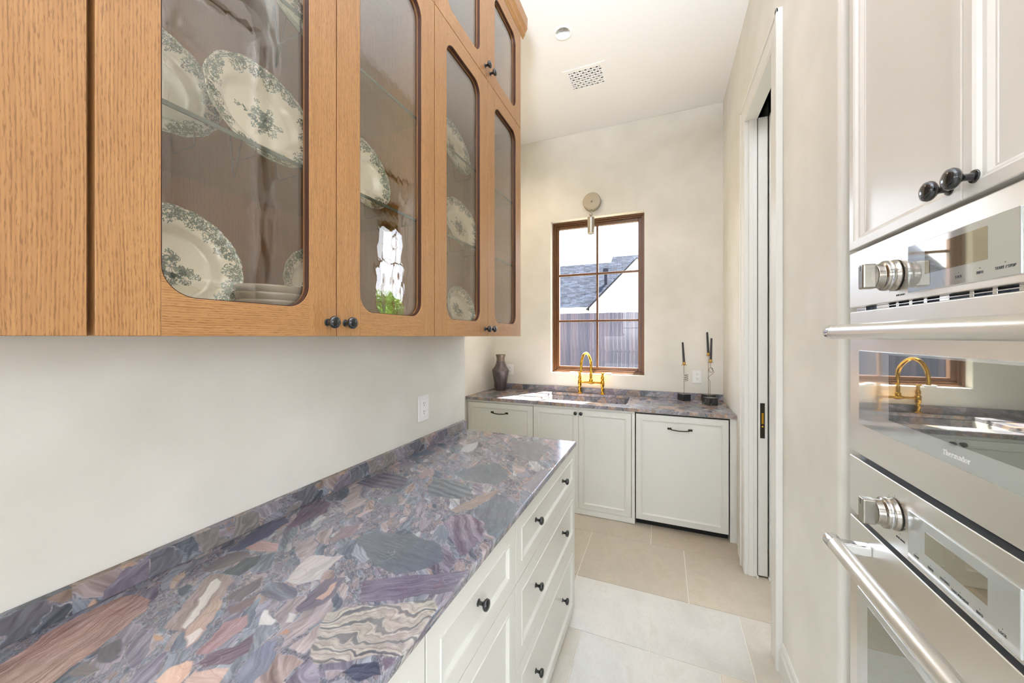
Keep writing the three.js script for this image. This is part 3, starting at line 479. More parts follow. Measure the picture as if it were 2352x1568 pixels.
function displayCabinet(zNear, zFar, doors, label, shelves = true) {
  const w = zNear - zFar, t = thing('display_cabinet', label, 'cabinet', [-0.7865, UP, (zNear + zFar) / 2], Math.PI / 2), h = w / 2, back = -0.353;
  part(t, 'side_panel', metric(box(-h, -h + 0.018, 0, 1.79, back, 0), 'y', [0.2, 0.1]), M.oak);
  part(t, 'side_panel', metric(box(h - 0.018, h, 0, 1.79, back, 0), 'y', [0.7, 0.4]), M.oak);
  part(t, 'back_panel', metric(box(-h + 0.018, h - 0.018, 0, 1.79, back, back + 0.01), 'y', [0.1, 0.6]), M.oakInside);
  for (const y of [0, HIGH0 - 0.012, 1.77]) part(t, y === 0 ? 'bottom_panel' : y > 1.7 ? 'top_panel' : 'divider', metric(box(-h + 0.018, h - 0.018, y, y + 0.02, back + 0.01, -0.001), 'x', [y, 0.3]), M.oak);
  for (const y of [0.404, 0.764]) {
    const s = part(t, 'glass_shelf', box(-h + 0.02, h - 0.02, y, y + 0.008, back + 0.015, -0.02), M.shelfGlass);
    part(s, 'shelf_edge', [box(-h + 0.02, h - 0.02, y, y + 0.009, -0.0195, -0.016, 0.001, 1)], M.shelfEdge);
  }
  for (const [a, b, side] of doors) {
    const zc = (zNear + zFar) / 2, x0 = zc - a + 0.0016, x1 = zc - b - 0.0016, kx = side > 0 ? x1 - 0.026 : x0 + 0.026;
    glazedDoor(t, x0, x1, 0, LOW_H, side, kx, 0.034);
    glazedDoor(t, x0, x1, HIGH0, HIGH_H, side, kx, 0.05);
  }
  return t;
}
displayCabinet(0.18, -0.2537, [[0.18, -0.2537, -1]], 'oak display cabinet at the near end of the row, cut off by the picture edge');
displayCabinet(-0.2585, -1.1165, [[-0.2585, -0.6865, 1], [-0.6865, -1.1165, -1]], 'oak display cabinet with two glazed doors, holding the large green and white plates');
displayCabinet(-1.1185, -1.985, [[-1.1185, -1.5505, 1], [-1.5505, -1.985, -1]], 'oak display cabinet with two glazed doors at the window end of the row');
{ // crown moulding over the three cabinets
  const s = shapeOf([[0, 0], [0.003, 0.0], [0.016, 0.018], [0.018, 0.03], [0.03, 0.05], [0.032, 0.11], [0, 0.11]]);
  single('crown_moulding', metric(extrude(s, 2.205).translate(-0.7645, UP + 1.752, -2.018), 'z'), M.oak, 'stepped oak crown moulding along the top of the display cabinets', 'moulding');
}

// ------------------------------------------------------------------ green printed china
function printPlate(kind) {
  seed = 77 + kind * 31; const S = 768, c = document.createElement('canvas'); c.width = c.height = S; const g = c.getContext('2d');
  g.fillStyle = '#f1e9d8'; g.fillRect(0, 0, S, S); g.translate(S / 2, S / 2);
  const ink = (a) => `rgba(${40 + rnd() * 34 | 0},${64 + rnd() * 32 | 0},${50 + rnd() * 28 | 0},${a})`, RR = S / 2 / 1.02;
  const leaf = (x, y, l, w, a) => { g.save(); g.translate(x, y); g.rotate(a); g.beginPath(); g.ellipse(0, 0, l, w, 0, 0, 7); g.fill(); g.restore(); };
  const bloom = (x, y, r) => { for (let i = 0; i < 7; i++) { g.strokeStyle = ink(0.85); g.lineWidth = r * 0.16; g.beginPath(); g.arc(x + (rnd() - 0.5) * r, y + (rnd() - 0.5) * r, r * (0.25 + rnd() * 0.55), rnd() * 6, rnd() * 6 + 2.4); g.stroke(); } for (let i = 0; i < 9; i++) { g.fillStyle = ink(0.8); leaf(x + (rnd() - 0.5) * r * 1.7, y + (rnd() - 0.5) * r * 1.7, r * 0.22, r * 0.1, rnd() * 6); } };
  const spray = (x, y, r, n) => { for (let i = 0; i < n; i++) { const a = rnd() * 6.283, d = Math.sqrt(rnd()) * r; g.fillStyle = ink(0.55 + rnd() * 0.4); leaf(x + Math.cos(a) * d, y + Math.sin(a) * d, 2.4 + rnd() * 6, 1.4 + rnd() * 2.2, rnd() * 6); } };
  for (let i = 0; i < 1500; i++) { const a = rnd() * 6.283, r = RR * (0.91 + rnd() * 0.085); g.fillStyle = ink(0.55); leaf(Math.cos(a) * r, Math.sin(a) * r, 5 + rnd() * 5, 1.6, a + 1.57); }   // edge line of leaves
  g.strokeStyle = ink(0.6); g.lineWidth = 3; g.beginPath(); g.arc(0, 0, RR * 0.945, 0, 7); g.stroke();
  const nb = kind ? 15 : 16;
  for (let i = 0; i < nb; i++) { // garlands on the rim
    const a = i / nb * 6.283 + (rnd() - 0.5) * 0.2, r = RR * (0.84 + (rnd() - 0.5) * 0.05), big = rnd() > 0.25;
    spray(Math.cos(a) * r, Math.sin(a) * r, RR * (big ? 0.15 : 0.1), big ? 150 : 80); if (big) bloom(Math.cos(a) * r, Math.sin(a) * r, RR * 0.05);
    spray(Math.cos(a + 0.16) * RR * 0.87, Math.sin(a + 0.16) * RR * 0.87, RR * 0.08, 90);
  }
  if (kind < 2) { // bouquet in the middle
    for (let i = 0; i < 5; i++) { const a = i * 1.26 + rnd() * 0.5, d = RR * (0.05 + rnd() * 0.17); bloom(Math.cos(a) * d, Math.sin(a) * d, RR * (0.055 + rnd() * 0.02)); }
    for (let i = 0; i < 20; i++) { const a = rnd() * 6.283, d = RR * (0.16 + rnd() * 0.28), x = Math.cos(a) * d, y = Math.sin(a) * d * 0.9; g.strokeStyle = ink(0.7); g.lineWidth = 2.4; g.beginPath(); g.moveTo(0, 0); g.quadraticCurveTo(x * 0.4 + 12, y * 0.4 - 12, x, y); g.stroke(); spray(x, y, RR * 0.055, 24); for (let k = 0; k < 4; k++) { g.fillStyle = ink(0.9); leaf(x * 0.6 + (rnd() - 0.5) * 30, y * 0.6 + (rnd() - 0.5) * 30, 13, 5.5, rnd() * 6); } }
  }
  const t = new THREE.CanvasTexture(c); t.colorSpace = THREE.SRGBColorSpace; return t;
}
const CHINA = [0, 1, 2].map((k) => phy({ map: printPlate(k), roughness: 0.16, clearcoat: 0.8, clearcoatRoughness: 0.05 }));
const GLAZE = phy({ color: hex(0xf1e9d8), roughness: 0.16, clearcoat: 0.8, clearcoatRoughness: 0.05 });
const BOWL = phy({ color: hex(0x9c9184), roughness: 0.2, clearcoat: 0.6, clearcoatRoughness: 0.1 });
function plateGeo(rx, ry, lobes, deep) {              // faces +z, centred
  const N = 144, prof = [[0, 0], [0.3, 0], [0.55, 0.0], [0.62, 0.004 * deep], [0.68, 0.013 * deep], [0.74, 0.019 * deep], [0.82, 0.022 * deep], [0.92, 0.026 * deep], [0.985, 0.030 * deep], [1.0, 0.0305 * deep], [1.0, 0.027 * deep], [0.9, 0.021 * deep], [0.72, 0.013 * deep], [0.6, -0.006], [0.56, -0.009], [0.52, -0.006], [0, -0.006]];
  const pos = [], uv = [], idx = [];
  prof.forEach(([r, z], k) => { for (let i = 0; i <= N; i++) { const a = i / N * Math.PI * 2, s = 1 + 0.018 * Math.abs(Math.sin(a * lobes / 2)) * smooth(0.7, 1, r), x = Math.cos(a) * r * s, y = Math.sin(a) * r * s; pos.push(x * rx, y * ry, z); uv.push(k <= 9 ? 0.5 + x / 2.08 : 0.5 + 0.42 * Math.cos(0.9), k <= 9 ? 0.5 + y / 2.08 : 0.16); } });
  for (let k = 0; k < prof.length - 1; k++) for (let i = 0; i < N; i++) { const a = k * (N + 1) + i, b = a + N + 1; idx.push(a, b, a + 1, a + 1, b, b + 1); }
  const g = new THREE.BufferGeometry(); g.setAttribute('position', new THREE.Float32BufferAttribute(pos, 3)); g.setAttribute('uv', new THREE.Float32BufferAttribute(uv, 2)); g.setIndex(idx.reverse()); g.computeVertexNormals(); return g;
}
function wireStand(x, y, z, w, label) {
  const t = thing('plate_stand', label, 'plate stand', [x, y, z], Math.PI / 2);
  for (const s of [-1, 1]) part(t, 'hook', tube([[s * w, 0.13, -0.062], [s * w, 0.05, -0.05], [s * w, 0.003, -0.04], [s * w, 0.003, 0.0], [s * w, 0.003, 0.036], [s * w, 0.012, 0.042], [s * w, 0.034, 0.04]], 0.0017, 40, 8), M.wire);
  part(t, 'back_loop', tube([[-w, 0.13, -0.062], [-w * 0.7, 0.17, -0.066], [0, 0.186, -0.068], [w * 0.7, 0.17, -0.066], [w, 0.13, -0.062]], 0.0017, 30, 8), M.wire);
  part(t, 'back_leg', tube([[0, 0.186, -0.068], [0, 0.1, -0.1], [0, 0.003, -0.13], [-w, 0.003, -0.045]], 0.0017, 30, 8), M.wire);
}
function plate(x, rel, z, rx, ry, kind, deep, label, name = 'plate', tilt = 14, stand) {
  const t = thing(name, label, 'plate', [x, EYE + rel - ry, z], Math.PI / 2); t.rotation.order = 'YXZ'; t.rotation.x = -R(tilt);
  t.add(mesh('dish', plateGeo(rx, ry, kind === 1 ? 12 : 18, deep).translate(0, ry * 1.01, 0), CHINA[kind]));
  if (stand) wireStand(x, EYE + rel - ry - 0.006, z, Math.min(0.055, rx * 0.45), stand);
}
const F0 = 0.0205, S1 = 0.4125, S2 = 0.7725;          // shelf tops above the eye
plate(-0.93, F0 + 0.128, -0.435, 0.122, 0.122, 0, 1.2, 'large green and white plate standing low in the cabinet, its floral centre showing', 'plate', 12, 'wire stand under the large plate low in the cabinet');
plate(-0.95, F0 + 0.121, -0.79, 0.115, 0.115, 0, 1.2, 'green and white plate low in the cabinet, half hidden by the door frame', 'plate', 12, 'wire stand under the half hidden plate low in the cabinet');
plate(-0.985, S1 + 0.137, -0.418, 0.131, 0.131, 2, 1, 'plain-centred green-rimmed plate on the middle shelf, cut off by the door stile', 'plate', 14, 'wire stand under the plain-centred plate on the middle shelf');
plate(-0.905, S1 + 0.138, -0.607, 0.134, 0.132, 1, 1, 'large green floral platter on the middle glass shelf behind the nearest glazed door', 'platter', 14, 'wire stand under the large floral platter on the middle shelf');
plate(-0.9, S2 + 0.138, -0.715, 0.13, 0.132, 1, 1, 'green and white plate on the top glass shelf at the top edge of the picture', 'plate', 14, 'wire stand under the plate on the top glass shelf');
plate(-0.92, S1 + 0.138, -0.935, 0.128, 0.132, 2, 1, 'green and white plate behind the second glazed door, only its right rim showing', 'plate', 14, 'wire stand behind the second glazed door');
plate(-0.92, S2 + 0.142, -1.535, 0.13, 0.136, 1, 1, 'highest of the three pale plates behind the third glazed door', 'plate', 14, 'wire stand under the highest plate behind the third glazed door');
plate(-0.92, S1 + 0.142, -1.6, 0.165, 0.136, 1, 1, 'wide pale platter on the middle shelf behind the third glazed door', 'platter', 14, 'wire stand under the wide pale platter');
plate(-0.94, F0 + 0.118, -1.61, 0.128, 0.112, 0, 1, 'small pale plate standing on the cabinet floor behind the third glazed door', 'plate', 12, 'wire stand under the small pale plate on the cabinet floor');
for (let i = 0; i < 3; i++) { const t = thing('stacked_bowl', ['lowest of three taupe bowls stacked on the cabinet floor', 'middle of three taupe bowls stacked on the cabinet floor', 'topmost of three taupe bowls stacked on the cabinet floor'][i], 'bowl', [-0.868, UP + 0.0305 + i * 0.017, -0.6], 0); t.add(mesh('dish', plateGeo(0.066, 0.082, 12, 1.7).rotateX(-Math.PI / 2), BOWL)); }

// ------------------------------------------------------------------ left worktop, splashback and base cabinets
const TOP = 0.937;
function worldStone(g) { g = clean(g); const p = g.attributes.position, uv = g.attributes.uv; for (let i = 0; i < p.count; i++) uv.setXY(i, (p.getZ(i) + p.getY(i) - TOP + 2.0) / 1.85, (p.getX(i) + (TOP - p.getY(i)) + 1.145) / 0.72); return g; }
single('worktop', worldStone(box(-1.142, -0.435, TOP - 0.024, TOP, -1.98, 0.215, 0.007, 4)), M.stoneTop, 'long polished purple-grey conglomerate stone worktop along the left wall', 'countertop');
single('splashback', metric(box(-1.142, -1.122, TOP, TOP + 0.057, -1.985, 0.215, 0.0015), 'z', [0.1, 0.35]), M.stone, 'low stone splashback strip running along the left wall', 'splashback');
const DRAWER = [[0, 0.0195], [0.0012, 0.0205], [0.05, 0.0205], [0.0515, 0.0235], [0.057, 0.0225], [0.062, 0.0125], [0.066, 0.0115]];
function front(parent, name, w, h, x, y, prof, knobs = [], big) {
  const d = new THREE.Group(); d.name = name; d.position.set(x, y, 0.001); parent.add(d);
  part(d, name + '_front', rings(w, h, prof), M.cabinet);
  for (const [kx, ky] of knobs) knob(d, kx, ky, ky > h - 0.045 || ky < 0.045 ? 0.0205 : prof[prof.length - 1][1], big ?? KNOB);
  return d;
}
function leftUnit(zNear, zFar, kind, label) {
  const w = zNear - zFar, t = thing('base_cabinet', label, 'cabinet', [-0.468, 0, (zNear + zFar) / 2], Math.PI / 2);
  part(t, 'carcass', [box(-w / 2, w / 2, 0.05, TOP - 0.0245, -0.673, 0, 0.001)], M.cabinet);
  part(t, 'plinth', [box(-w / 2 + 0.002, w / 2 - 0.002, 0, 0.05, -0.67, 0.008, 0.001)], M.cabinet);
  const fw = w - 0.003, top = 0.905;
  if (kind === 3) { front(t, 'drawer', fw, 0.2135, 0, 0.692, DRAWER, [[-0.205, 0.107], [0.205, 0.107]]); front(t, 'drawer', fw, 0.2865, 0, 0.402, DRAWER, [[-0.205, 0.143], [0.205, 0.143]]); front(t, 'drawer', fw, 0.372, 0, 0.027, DRAWER, [[-0.205, 0.186], [0.205, 0.186]]); }
  else { front(t, 'drawer', fw, 0.2135, 0, 0.692, DRAWER, [[0, 0.107]]); front(t, 'door', fw, 0.662, 0, 0.027, DRAWER, [[-fw / 2 + 0.03, 0.6]]); }
  return t;
}
leftUnit(-1.117, -1.985, 3, 'cream base cabinet with three wide drawers at the far end of the left worktop');
leftUnit(-0.622, -1.115, 1, 'cream base cabinet with one drawer over a door, nearest under the left worktop');
leftUnit(0.21, -0.62, 3, 'cream base cabinet under the left worktop, out of the picture beside the camera');

// ------------------------------------------------------------------ far worktop with sink
{
  const s = shapeOf([[-1.747, 3.067], [0.498, 3.067], [0.498, 3.729], [-1.747, 3.729]].map(([x, z]) => [x, z]));
  s.holes.push(new THREE.Path([[-1.055, 3.21], [-0.284, 3.21], [-0.284, 3.66], [-1.055, 3.66]].map((p) => new THREE.Vector2(...p))));
  single('worktop', metric(extrude(s, 0.028, 0.003).rotateX(-Math.PI / 2).translate(0, TOP - 0.028, 0), 'x', [0.2, 0.1]), M.stone, 'brownish polished stone worktop under the window with a sink cut into it', 'countertop');
  single('splashback', metric(box(-1.747, 0.498, TOP, TOP + 0.055, -3.729, -3.71, 0.0015), 'x', [0.4, 0.2]), M.stone, 'low stone splashback strip along the window wall behind the tap', 'splashback');
  const t = thing('stone_sink', 'rectangular stone sink sunk in the worktop below the window', 'sink', [-0.6695, 0.7, -3.435]), d = TOP - 0.029 - 0.7;
  part(t, 'basin', [metric(box(-0.4, 0.4, -0.02, 0, -0.24, 0.24), 'x'), metric(box(-0.4, 0.4, 0, d, -0.24, -0.222), 'x', [0.3, 0.33]), metric(box(-0.4, 0.4, 0, d, 0.222, 0.24), 'x'), metric(box(-0.4, -0.383, 0, d, -0.222, 0.222), 'z'), metric(box(0.383, 0.4, 0, d, -0.222, 0.222), 'z', [0.2, 0.2])], M.stone);
  part(t, 'drain', lathe([[0, 0.001], [0.03, 0.001], [0.042, 0.004], [0.045, 0.001], [0.045, 0]], 32), M.brass);
}
{ // bridge tap
  const t = thing('bridge_tap', 'polished brass bridge tap with a tall arched spout and white lever handles', 'tap', [-0.6625, TOP, -3.68]), P = 0.1125;
  for (const s of [-1, 1]) {
    part(t, 'pillar', lathe([[0, 0], [0.027, 0], [0.028, 0.004], [0.02, 0.008], [0.014, 0.014], [0.012, 0.03], [0.015, 0.045], [0.0165, 0.06], [0.013, 0.066], [0.013, 0.075], [0.018, 0.08], [0.019, 0.1], [0.019, 0.128], [0.016, 0.134], [0.012, 0.138], [0.016, 0.143], [0.0165, 0.165], [0.012, 0.172], [0.009, 0.19], [0.012, 0.195], [0.013, 0.206], [0.009, 0.212], [0, 0.213]], 28).translate(s * P, 0, 0), M.brass);
    const h = part(t, 'lever', [rod([s * P, 0.205, 0], [s * (P + 0.022), 0.206, 0.006], 0.006, 12)], M.brass);
    part(h, 'lever_grip', lathe([[0, 0], [0.0065, 0.001], [0.0075, 0.014], [0.0115, 0.045], [0.0115, 0.06], [0.008, 0.074], [0, 0.078]], 20).rotateZ(-s * Math.PI / 2).rotateY(-s * 0.25).translate(s * (P + 0.02), 0.206, 0.006), M.porcelain);
  }
  part(t, 'bridge', [rod([-P, 0.112, 0], [P, 0.112, 0], 0.0095, 20), lathe([[0.0, -0.032], [0.0095, -0.032], [0.015, -0.012], [0.0165, 0], [0.015, 0.012], [0.0095, 0.032], [0, 0.032]], 24).rotateZ(Math.PI / 2).translate(0, 0.112, 0)], M.brass);
  part(t, 'spout', [lathe([[0, 0.108], [0.018, 0.112], [0.019, 0.124], [0.0185, 0.142], [0.014, 0.15], [0, 0.15]], 28), tube([[0, 0.13, 0], [0, 0.2, 0], [0, 0.3, 0], [-0.006, 0.362, 0.035], [-0.02, 0.408, 0.105], [-0.036, 0.398, 0.18], [-0.046, 0.34, 0.232], [-0.049, 0.27, 0.245], [-0.049, 0.235, 0.246]], 0.0125, 72, 18), lathe([[0.0125, 0], [0.0145, 0.002], [0.0145, 0.014], [0.0125, 0.016]], 24).translate(-0.049, 0.236, 0.246)], M.brass);
}
single('vase', lathe([[0, 0.002], [0.052, 0.0], [0.056, 0.006], [0.066, 0.07], [0.08, 0.15], [0.0885, 0.195], [0.09, 0.212], [0.084, 0.224], [0.064, 0.25], [0.047, 0.29], [0.041, 0.325], [0.044, 0.355], [0.053, 0.377], [0.051, 0.38], [0.046, 0.368], [0.038, 0.33], [0.038, 0.3], [0, 0.29]], 64).translate(-1.6, TOP, -3.56), M.vase, 'dark mottled metal vase with a narrow neck in the corner of the far worktop', 'vase');

// ------------------------------------------------------------------ far base cabinets and dishwasher
const PANEL_EDGE = [[0, 0.018], [0.0012, 0.019], [0.038, 0.019], [0.040, 0.0235], [0.046, 0.0235], [0.050, 0.017], [0.056, 0.0145]];
const FARZ = -3.104;
{
  const unit = (x0, x1, label) => { const t = thing('base_cabinet', label, 'cabinet', [(x0 + x1) / 2, 0, FARZ]), w = (x1 - x0) / 2, h = TOP - 0.0285; part(t, 'carcass', [box(-w, -w + 0.018, 0.004, h, -0.6, 0), box(w - 0.018, w, 0.004, h, -0.6, 0), box(-w + 0.018, w - 0.018, 0.004, 0.06, -0.6, 0), box(-w + 0.018, w - 0.018, 0.06, h, -0.6, -0.59)], M.cabinet); return t; };
  const a = unit(-1.747, -1.069, 'cream base cabinet in the left corner with a dark bow handle, below the vase');
  part(a, 'face_rail', [box(-0.339, 0.339, 0.89, TOP - 0.0285, 0, 0.018, 0.001), box(-0.339, 0.339, 0.004, 0.053, 0, 0.018, 0.001)], M.cabinet);
  const dr = front(a, 'drawer', 0.655, 0.83, 0.01, 0.057, PANEL_EDGE);
  part(dr, 'bow_handle', PULL, M.bronze).position.set(-0.0, 0.745, 0.0145);
  const b = unit(-1.067, -0.206, 'cream sink cabinet with a pair of panelled doors under the window');
  part(b, 'face_frame', [box(-0.4305, 0.4305, 0.888, TOP - 0.0285, 0, 0.018, 0.001), box(-0.4305, 0.4305, 0.004, 0.051, 0, 0.018, 0.001), box(0.4055, 0.4305, 0.051, 0.888, 0, 0.018, 0.001)], M.cabinet);
  front(b, 'door', 0.4045, 0.834, -0.2265, 0.0525, PANEL_EDGE, [[0.18, 0.806]]);
  front(b, 'door', 0.4245, 0.834, 0.19, 0.0525, PANEL_EDGE, [[-0.19, 0.806]]);
  const c = thing('panelled_dishwasher', 'cream panelled dishwasher at the right end with a dark bow handle and black kick space', 'dishwasher', [0.125, 0, FARZ]);
  part(c, 'body', box(-0.325, 0.325, 0.09, 0.9, -0.58, -0.006, 0.002), M.black);
  part(c, 'kick_plate', box(-0.325, 0.325, 0, 0.09, -0.5, -0.03, 0.001), M.black);
  const p = part(c, 'front_panel', rings(0.645, 0.838, PANEL_EDGE).translate(-0.0, 0.055, 0.004), M.cabinet);
  part(p, 'bow_handle', PULL, M.bronze).position.set(-0.003, 0.795, 0.018);
  const f = thing('end_filler', 'narrow cream filler post between the dishwasher and right wall', 'cabinet', [0.477, 0, FARZ]);
  part(f, 'post', [box(-0.02, 0.022, 0, TOP - 0.0285, -0.6, 0.018, 0.001)], M.cabinet);
  part(f, 'top_rail', [box(-0.68, -0.0205, 0.902, TOP - 0.0285, -0.6, 0.012, 0.001)], M.cabinet);
}

// ------------------------------------------------------------------ candle holders on black marble cubes
function candleHolder(x, z, turn, size, pts, coil, panY, lean, len, label, candleLabel) {
  const t = thing('candle_holder', label, 'candle holder', [x, TOP, z], turn, 'candle holders on marble cubes'); delete t.userData.group;
  part(t, 'marble_base', metric(box(-size / 2, size / 2, 0, size * 0.72, -size / 2, size / 2, 0.0025), 'y', [x, z]), M.blackMarble);
  part(t, 'wire_stem', coil ? tube(pts, 0.0016, 160, 8) : poly(pts, 0.0016), M.wireGold);
  part(t, 'drip_pan', lathe([[0, 0], [0.025, 0.0005], [0.0265, 0.002], [0.026, 0.0025], [0, 0.002]], 36).translate(pts[pts.length - 1][0], panY, pts[pts.length - 1][2]), M.brassSoft);
  part(t, 'candle_cup', lathe([[0.0095, 0], [0.0125, 0], [0.0125, 0.026], [0.0105, 0.026], [0.0105, 0.003], [0, 0.003]], 28).translate(pts[pts.length - 1][0], panY + 0.002, pts[pts.length - 1][2]), M.brassSoft);
  const c = thing('taper_candle', candleLabel, 'candle', [0, 0, 0]);
  const p0 = new THREE.Vector3(pts[pts.length - 1][0], panY + 0.0055, pts[pts.length - 1][2]).applyAxisAngle(new THREE.Vector3(0, 1, 0), turn).add(t.position);
  c.position.copy(p0); c.rotation.z = lean;
  part(c, 'wax', lathe([[0, 0], [0.0102, 0.0], [0.0102, 0.02], [0.008, len * 0.97], [0.0068, len], [0, len]], 24), M.candle);
  part(c, 'wick', rod([0, len, 0], [0.001, len + 0.008, 0], 0.0008, 8), M.porcelain);
}
{
  const c1 = [[0, 0.05, 0], [0, 0.17, 0]]; for (let i = 0; i <= 60; i++) { const a = i / 60 * Math.PI * 2 * 3.5; c1.push([0.018 - 0.018 * Math.cos(a), 0.172 + 0.056 * i / 60, 0.018 * Math.sin(a)]); } c1.push([0, 0.235, 0], [0, 0.315, 0]);
  candleHolder(0.178, -3.62, 0.62, 0.078, [c1[0], ...c1.slice(1)].map((p) => p), true, 0.315, 0.06, 0.2, 'candle holder with a coiled wire stem, nearest the window', 'dark grey taper candle in the coiled holder nearest the window');
  const ring = Array.from({ length: 17 }, (_, i) => [0.004 + 0.022 * Math.sin(i / 16 * 6.283), 0.237 - 0.024 * Math.cos(i / 16 * 6.283), 0]);
  candleHolder(0.368, -3.47, 0.62, 0.084, [[0, 0.05, 0], [0, 0.20, 0], [-0.022, 0.225, 0], [0.04, 0.272, 0], [0.012, 0.31, 0], ...Array.from({ length: 15 }, (_, i) => [0.008 + 0.02 * Math.sin(i / 14 * 6.283), 0.29 + 0.02 * Math.cos(i / 14 * 6.283), 0]), [0.006, 0.315, 0], [0.006, 0.352, 0]], false, 0.352, -0.03, 0.2, 'candle holder with a zigzag and loop in its wire stem, at the front', 'dark grey taper candle in the zigzag holder at the front');
  candleHolder(0.375, -3.655, 0.62, 0.08, [[0, 0.05, 0], [0, 0.40, 0]], false, 0.40, 0.05, 0.205, 'tallest candle holder with a straight wire stem, behind the zigzag one', 'dark grey taper candle in the tallest holder, standing highest of the three');
}

// ------------------------------------------------------------------ power outlets
function outlet(label, pos, turn, w, h) {
  const t = thing('power_outlet', label, 'outlet', pos, turn);
  part(t, 'cover_plate', box(-w / 2, w / 2, -h / 2, h / 2, 0, 0.006, 0.003), M.plastic);
  part(t, 'socket_insert', box(-0.02, 0.02, -0.042, 0.042, 0.005, 0.0085, 0.0015), M.plastic);
  for (const y of [-0.021, 0.021]) part(t, 'socket_slots', [box(-0.0075, -0.005, y, y + 0.009, 0.0083, 0.009), box(0.005, 0.0075, y + 0.001, y + 0.008, 0.0083, 0.009), lathe([[0, 0.0007], [0.0025, 0.0007], [0.0025, 0]], 12).rotateX(Math.PI / 2).translate(0, y - 0.007, 0.0084)], M.slot);
}
outlet('white power outlet on the left wall above the long worktop', [-1.142, 1.141, -1.566], Math.PI / 2, 0.088, 0.132);
outlet('white power outlet on the window wall between the candle holders', [0.292, 1.143, -3.73], 0, 0.08, 0.118);
outlet('white power outlet half hidden behind the dark vase', [-1.56, 1.143, -3.73], 0, 0.08, 0.118);

// ------------------------------------------------------------------ tall cabinet with the two ovens (local x runs towards the camera, z out into the passage)
const font = await new FontLoader().loadAsync('fonts/droid/droid_sans_regular.typeface.json'), fontBold = await new FontLoader().loadAsync('fonts/droid/droid_serif_bold.typeface.json');
function letters(text, cap, x, y, z, f = font, squeeze = 1) {       // centred on x, its base line at y
  const g = new TextGeometry(text, { font: f, size: cap, depth: 0.0004, curveSegments: 4, bevelEnabled: false }); g.computeBoundingBox();
  return g.translate(-(g.boundingBox.max.x + g.boundingBox.min.x) / 2, 0, 0).scale(squeeze, 1, 1).translate(x, y, z);
}
const OX = 0.525, OZ = -0.9135, HW = 0.4285, FACE = 0.028;
{
  const t = thing('tall_cabinet', 'tall cream built-in cabinet with a pair of doors over the ovens', 'cabinet', [OX, 0, OZ], -Math.PI / 2);
  part(t, 'carcass', [box(-HW, -HW + 0.02, 0, 3.3, -0.6, 0), box(HW - 0.02, HW, 0, 3.3, -0.6, 0), box(-HW + 0.02, HW - 0.02, 1.7465, 1.7525, -0.6, 0), box(-HW + 0.02, HW - 0.02, 3.2, 3.3, -0.6, 0), box(-HW + 0.02, HW - 0.02, 0, 0.1, -0.6, 0), box(-HW + 0.02, HW - 0.02, 0.1, 3.2, -0.6, -0.58)], M.cabinetTall);
  const prof = [[0, 0.026], [0.0015, 0.028], [0.022, 0.028], [0.0255, 0.0245], [0.028, 0.0185], [0.034, 0.0165], [0.040, 0.010], [0.044, 0.010], [0.045, 0.0085]];
  for (const s of [-1, 1]) {
    const d = new THREE.Group(); d.name = 'door'; d.position.set(s * HW / 2, 1.754, 0.001); t.add(d);
    part(d, 'door_panel', rings(HW - 0.003, 1.4, prof), M.cabinetTall);
    knob(d, -s * (HW / 2 - 0.0295), 0.031, 0.0275, KNOB_BIG);
  }
  const low = front(t, 'drawer', HW * 2 - 0.004, 0.28, 0, 0.104, DRAWER); low.children.forEach((c) => { c.material = M.cabinetTall; });
}
function ovenKnob(parent, x, y) {
  const k = part(parent, 'control_knob', lathe([[0, 0.001], [0.036, 0.001], [0.036, 0.004], [0.033, 0.008], [0.0335, 0.012], [0.0345, 0.014], [0.0345, 0.022], [0.032, 0.0245], [0.029, 0.0255], [0.028, 0.027], [0.028, 0.037], [0.0265, 0.0395], [0, 0.04]], 48).rotateX(Math.PI / 2), M.knobSteel); k.position.set(x, y, FACE);
  part(k, 'grip', box(-0.0125, 0.0125, -0.029, 0.029, 0.036, 0.062, 0.004, 3), M.knobSteel);
  part(k, 'ring', lathe([[0.0347, 0.0135], [0.0352, 0.014], [0.0352, 0.0175], [0.0347, 0.018]], 48).rotateX(Math.PI / 2), M.chrome);
  part(k, 'pointer_mark', box(-0.0008, 0.0008, 0.014, 0.026, 0.0619, 0.0624), M.print);
}
function ovenHandle(parent, y, half) {
  const h = part(parent, 'handle', [rod([-half + 0.035, y, 0.0985], [half - 0.035, y, 0.0985], 0.0185, 36)], M.steel);
  for (const s of [-1, 1]) {
    part(h, 'end_cap', [lathe([[0, 0.0], [0.0165, 0.0], [0.0192, 0.003], [0.0192, 0.034], [0.0175, 0.0355], [0, 0.0355]], 36).rotateZ(s * Math.PI / 2).translate(s * half, y, 0.0985)], M.chrome);
    part(h, 'bracket', [box(s * (half - 0.03) - 0.014, s * (half - 0.03) + 0.014, y - 0.013, y + 0.013, FACE - 0.001, 0.095, 0.004)], M.chrome);
  }
}
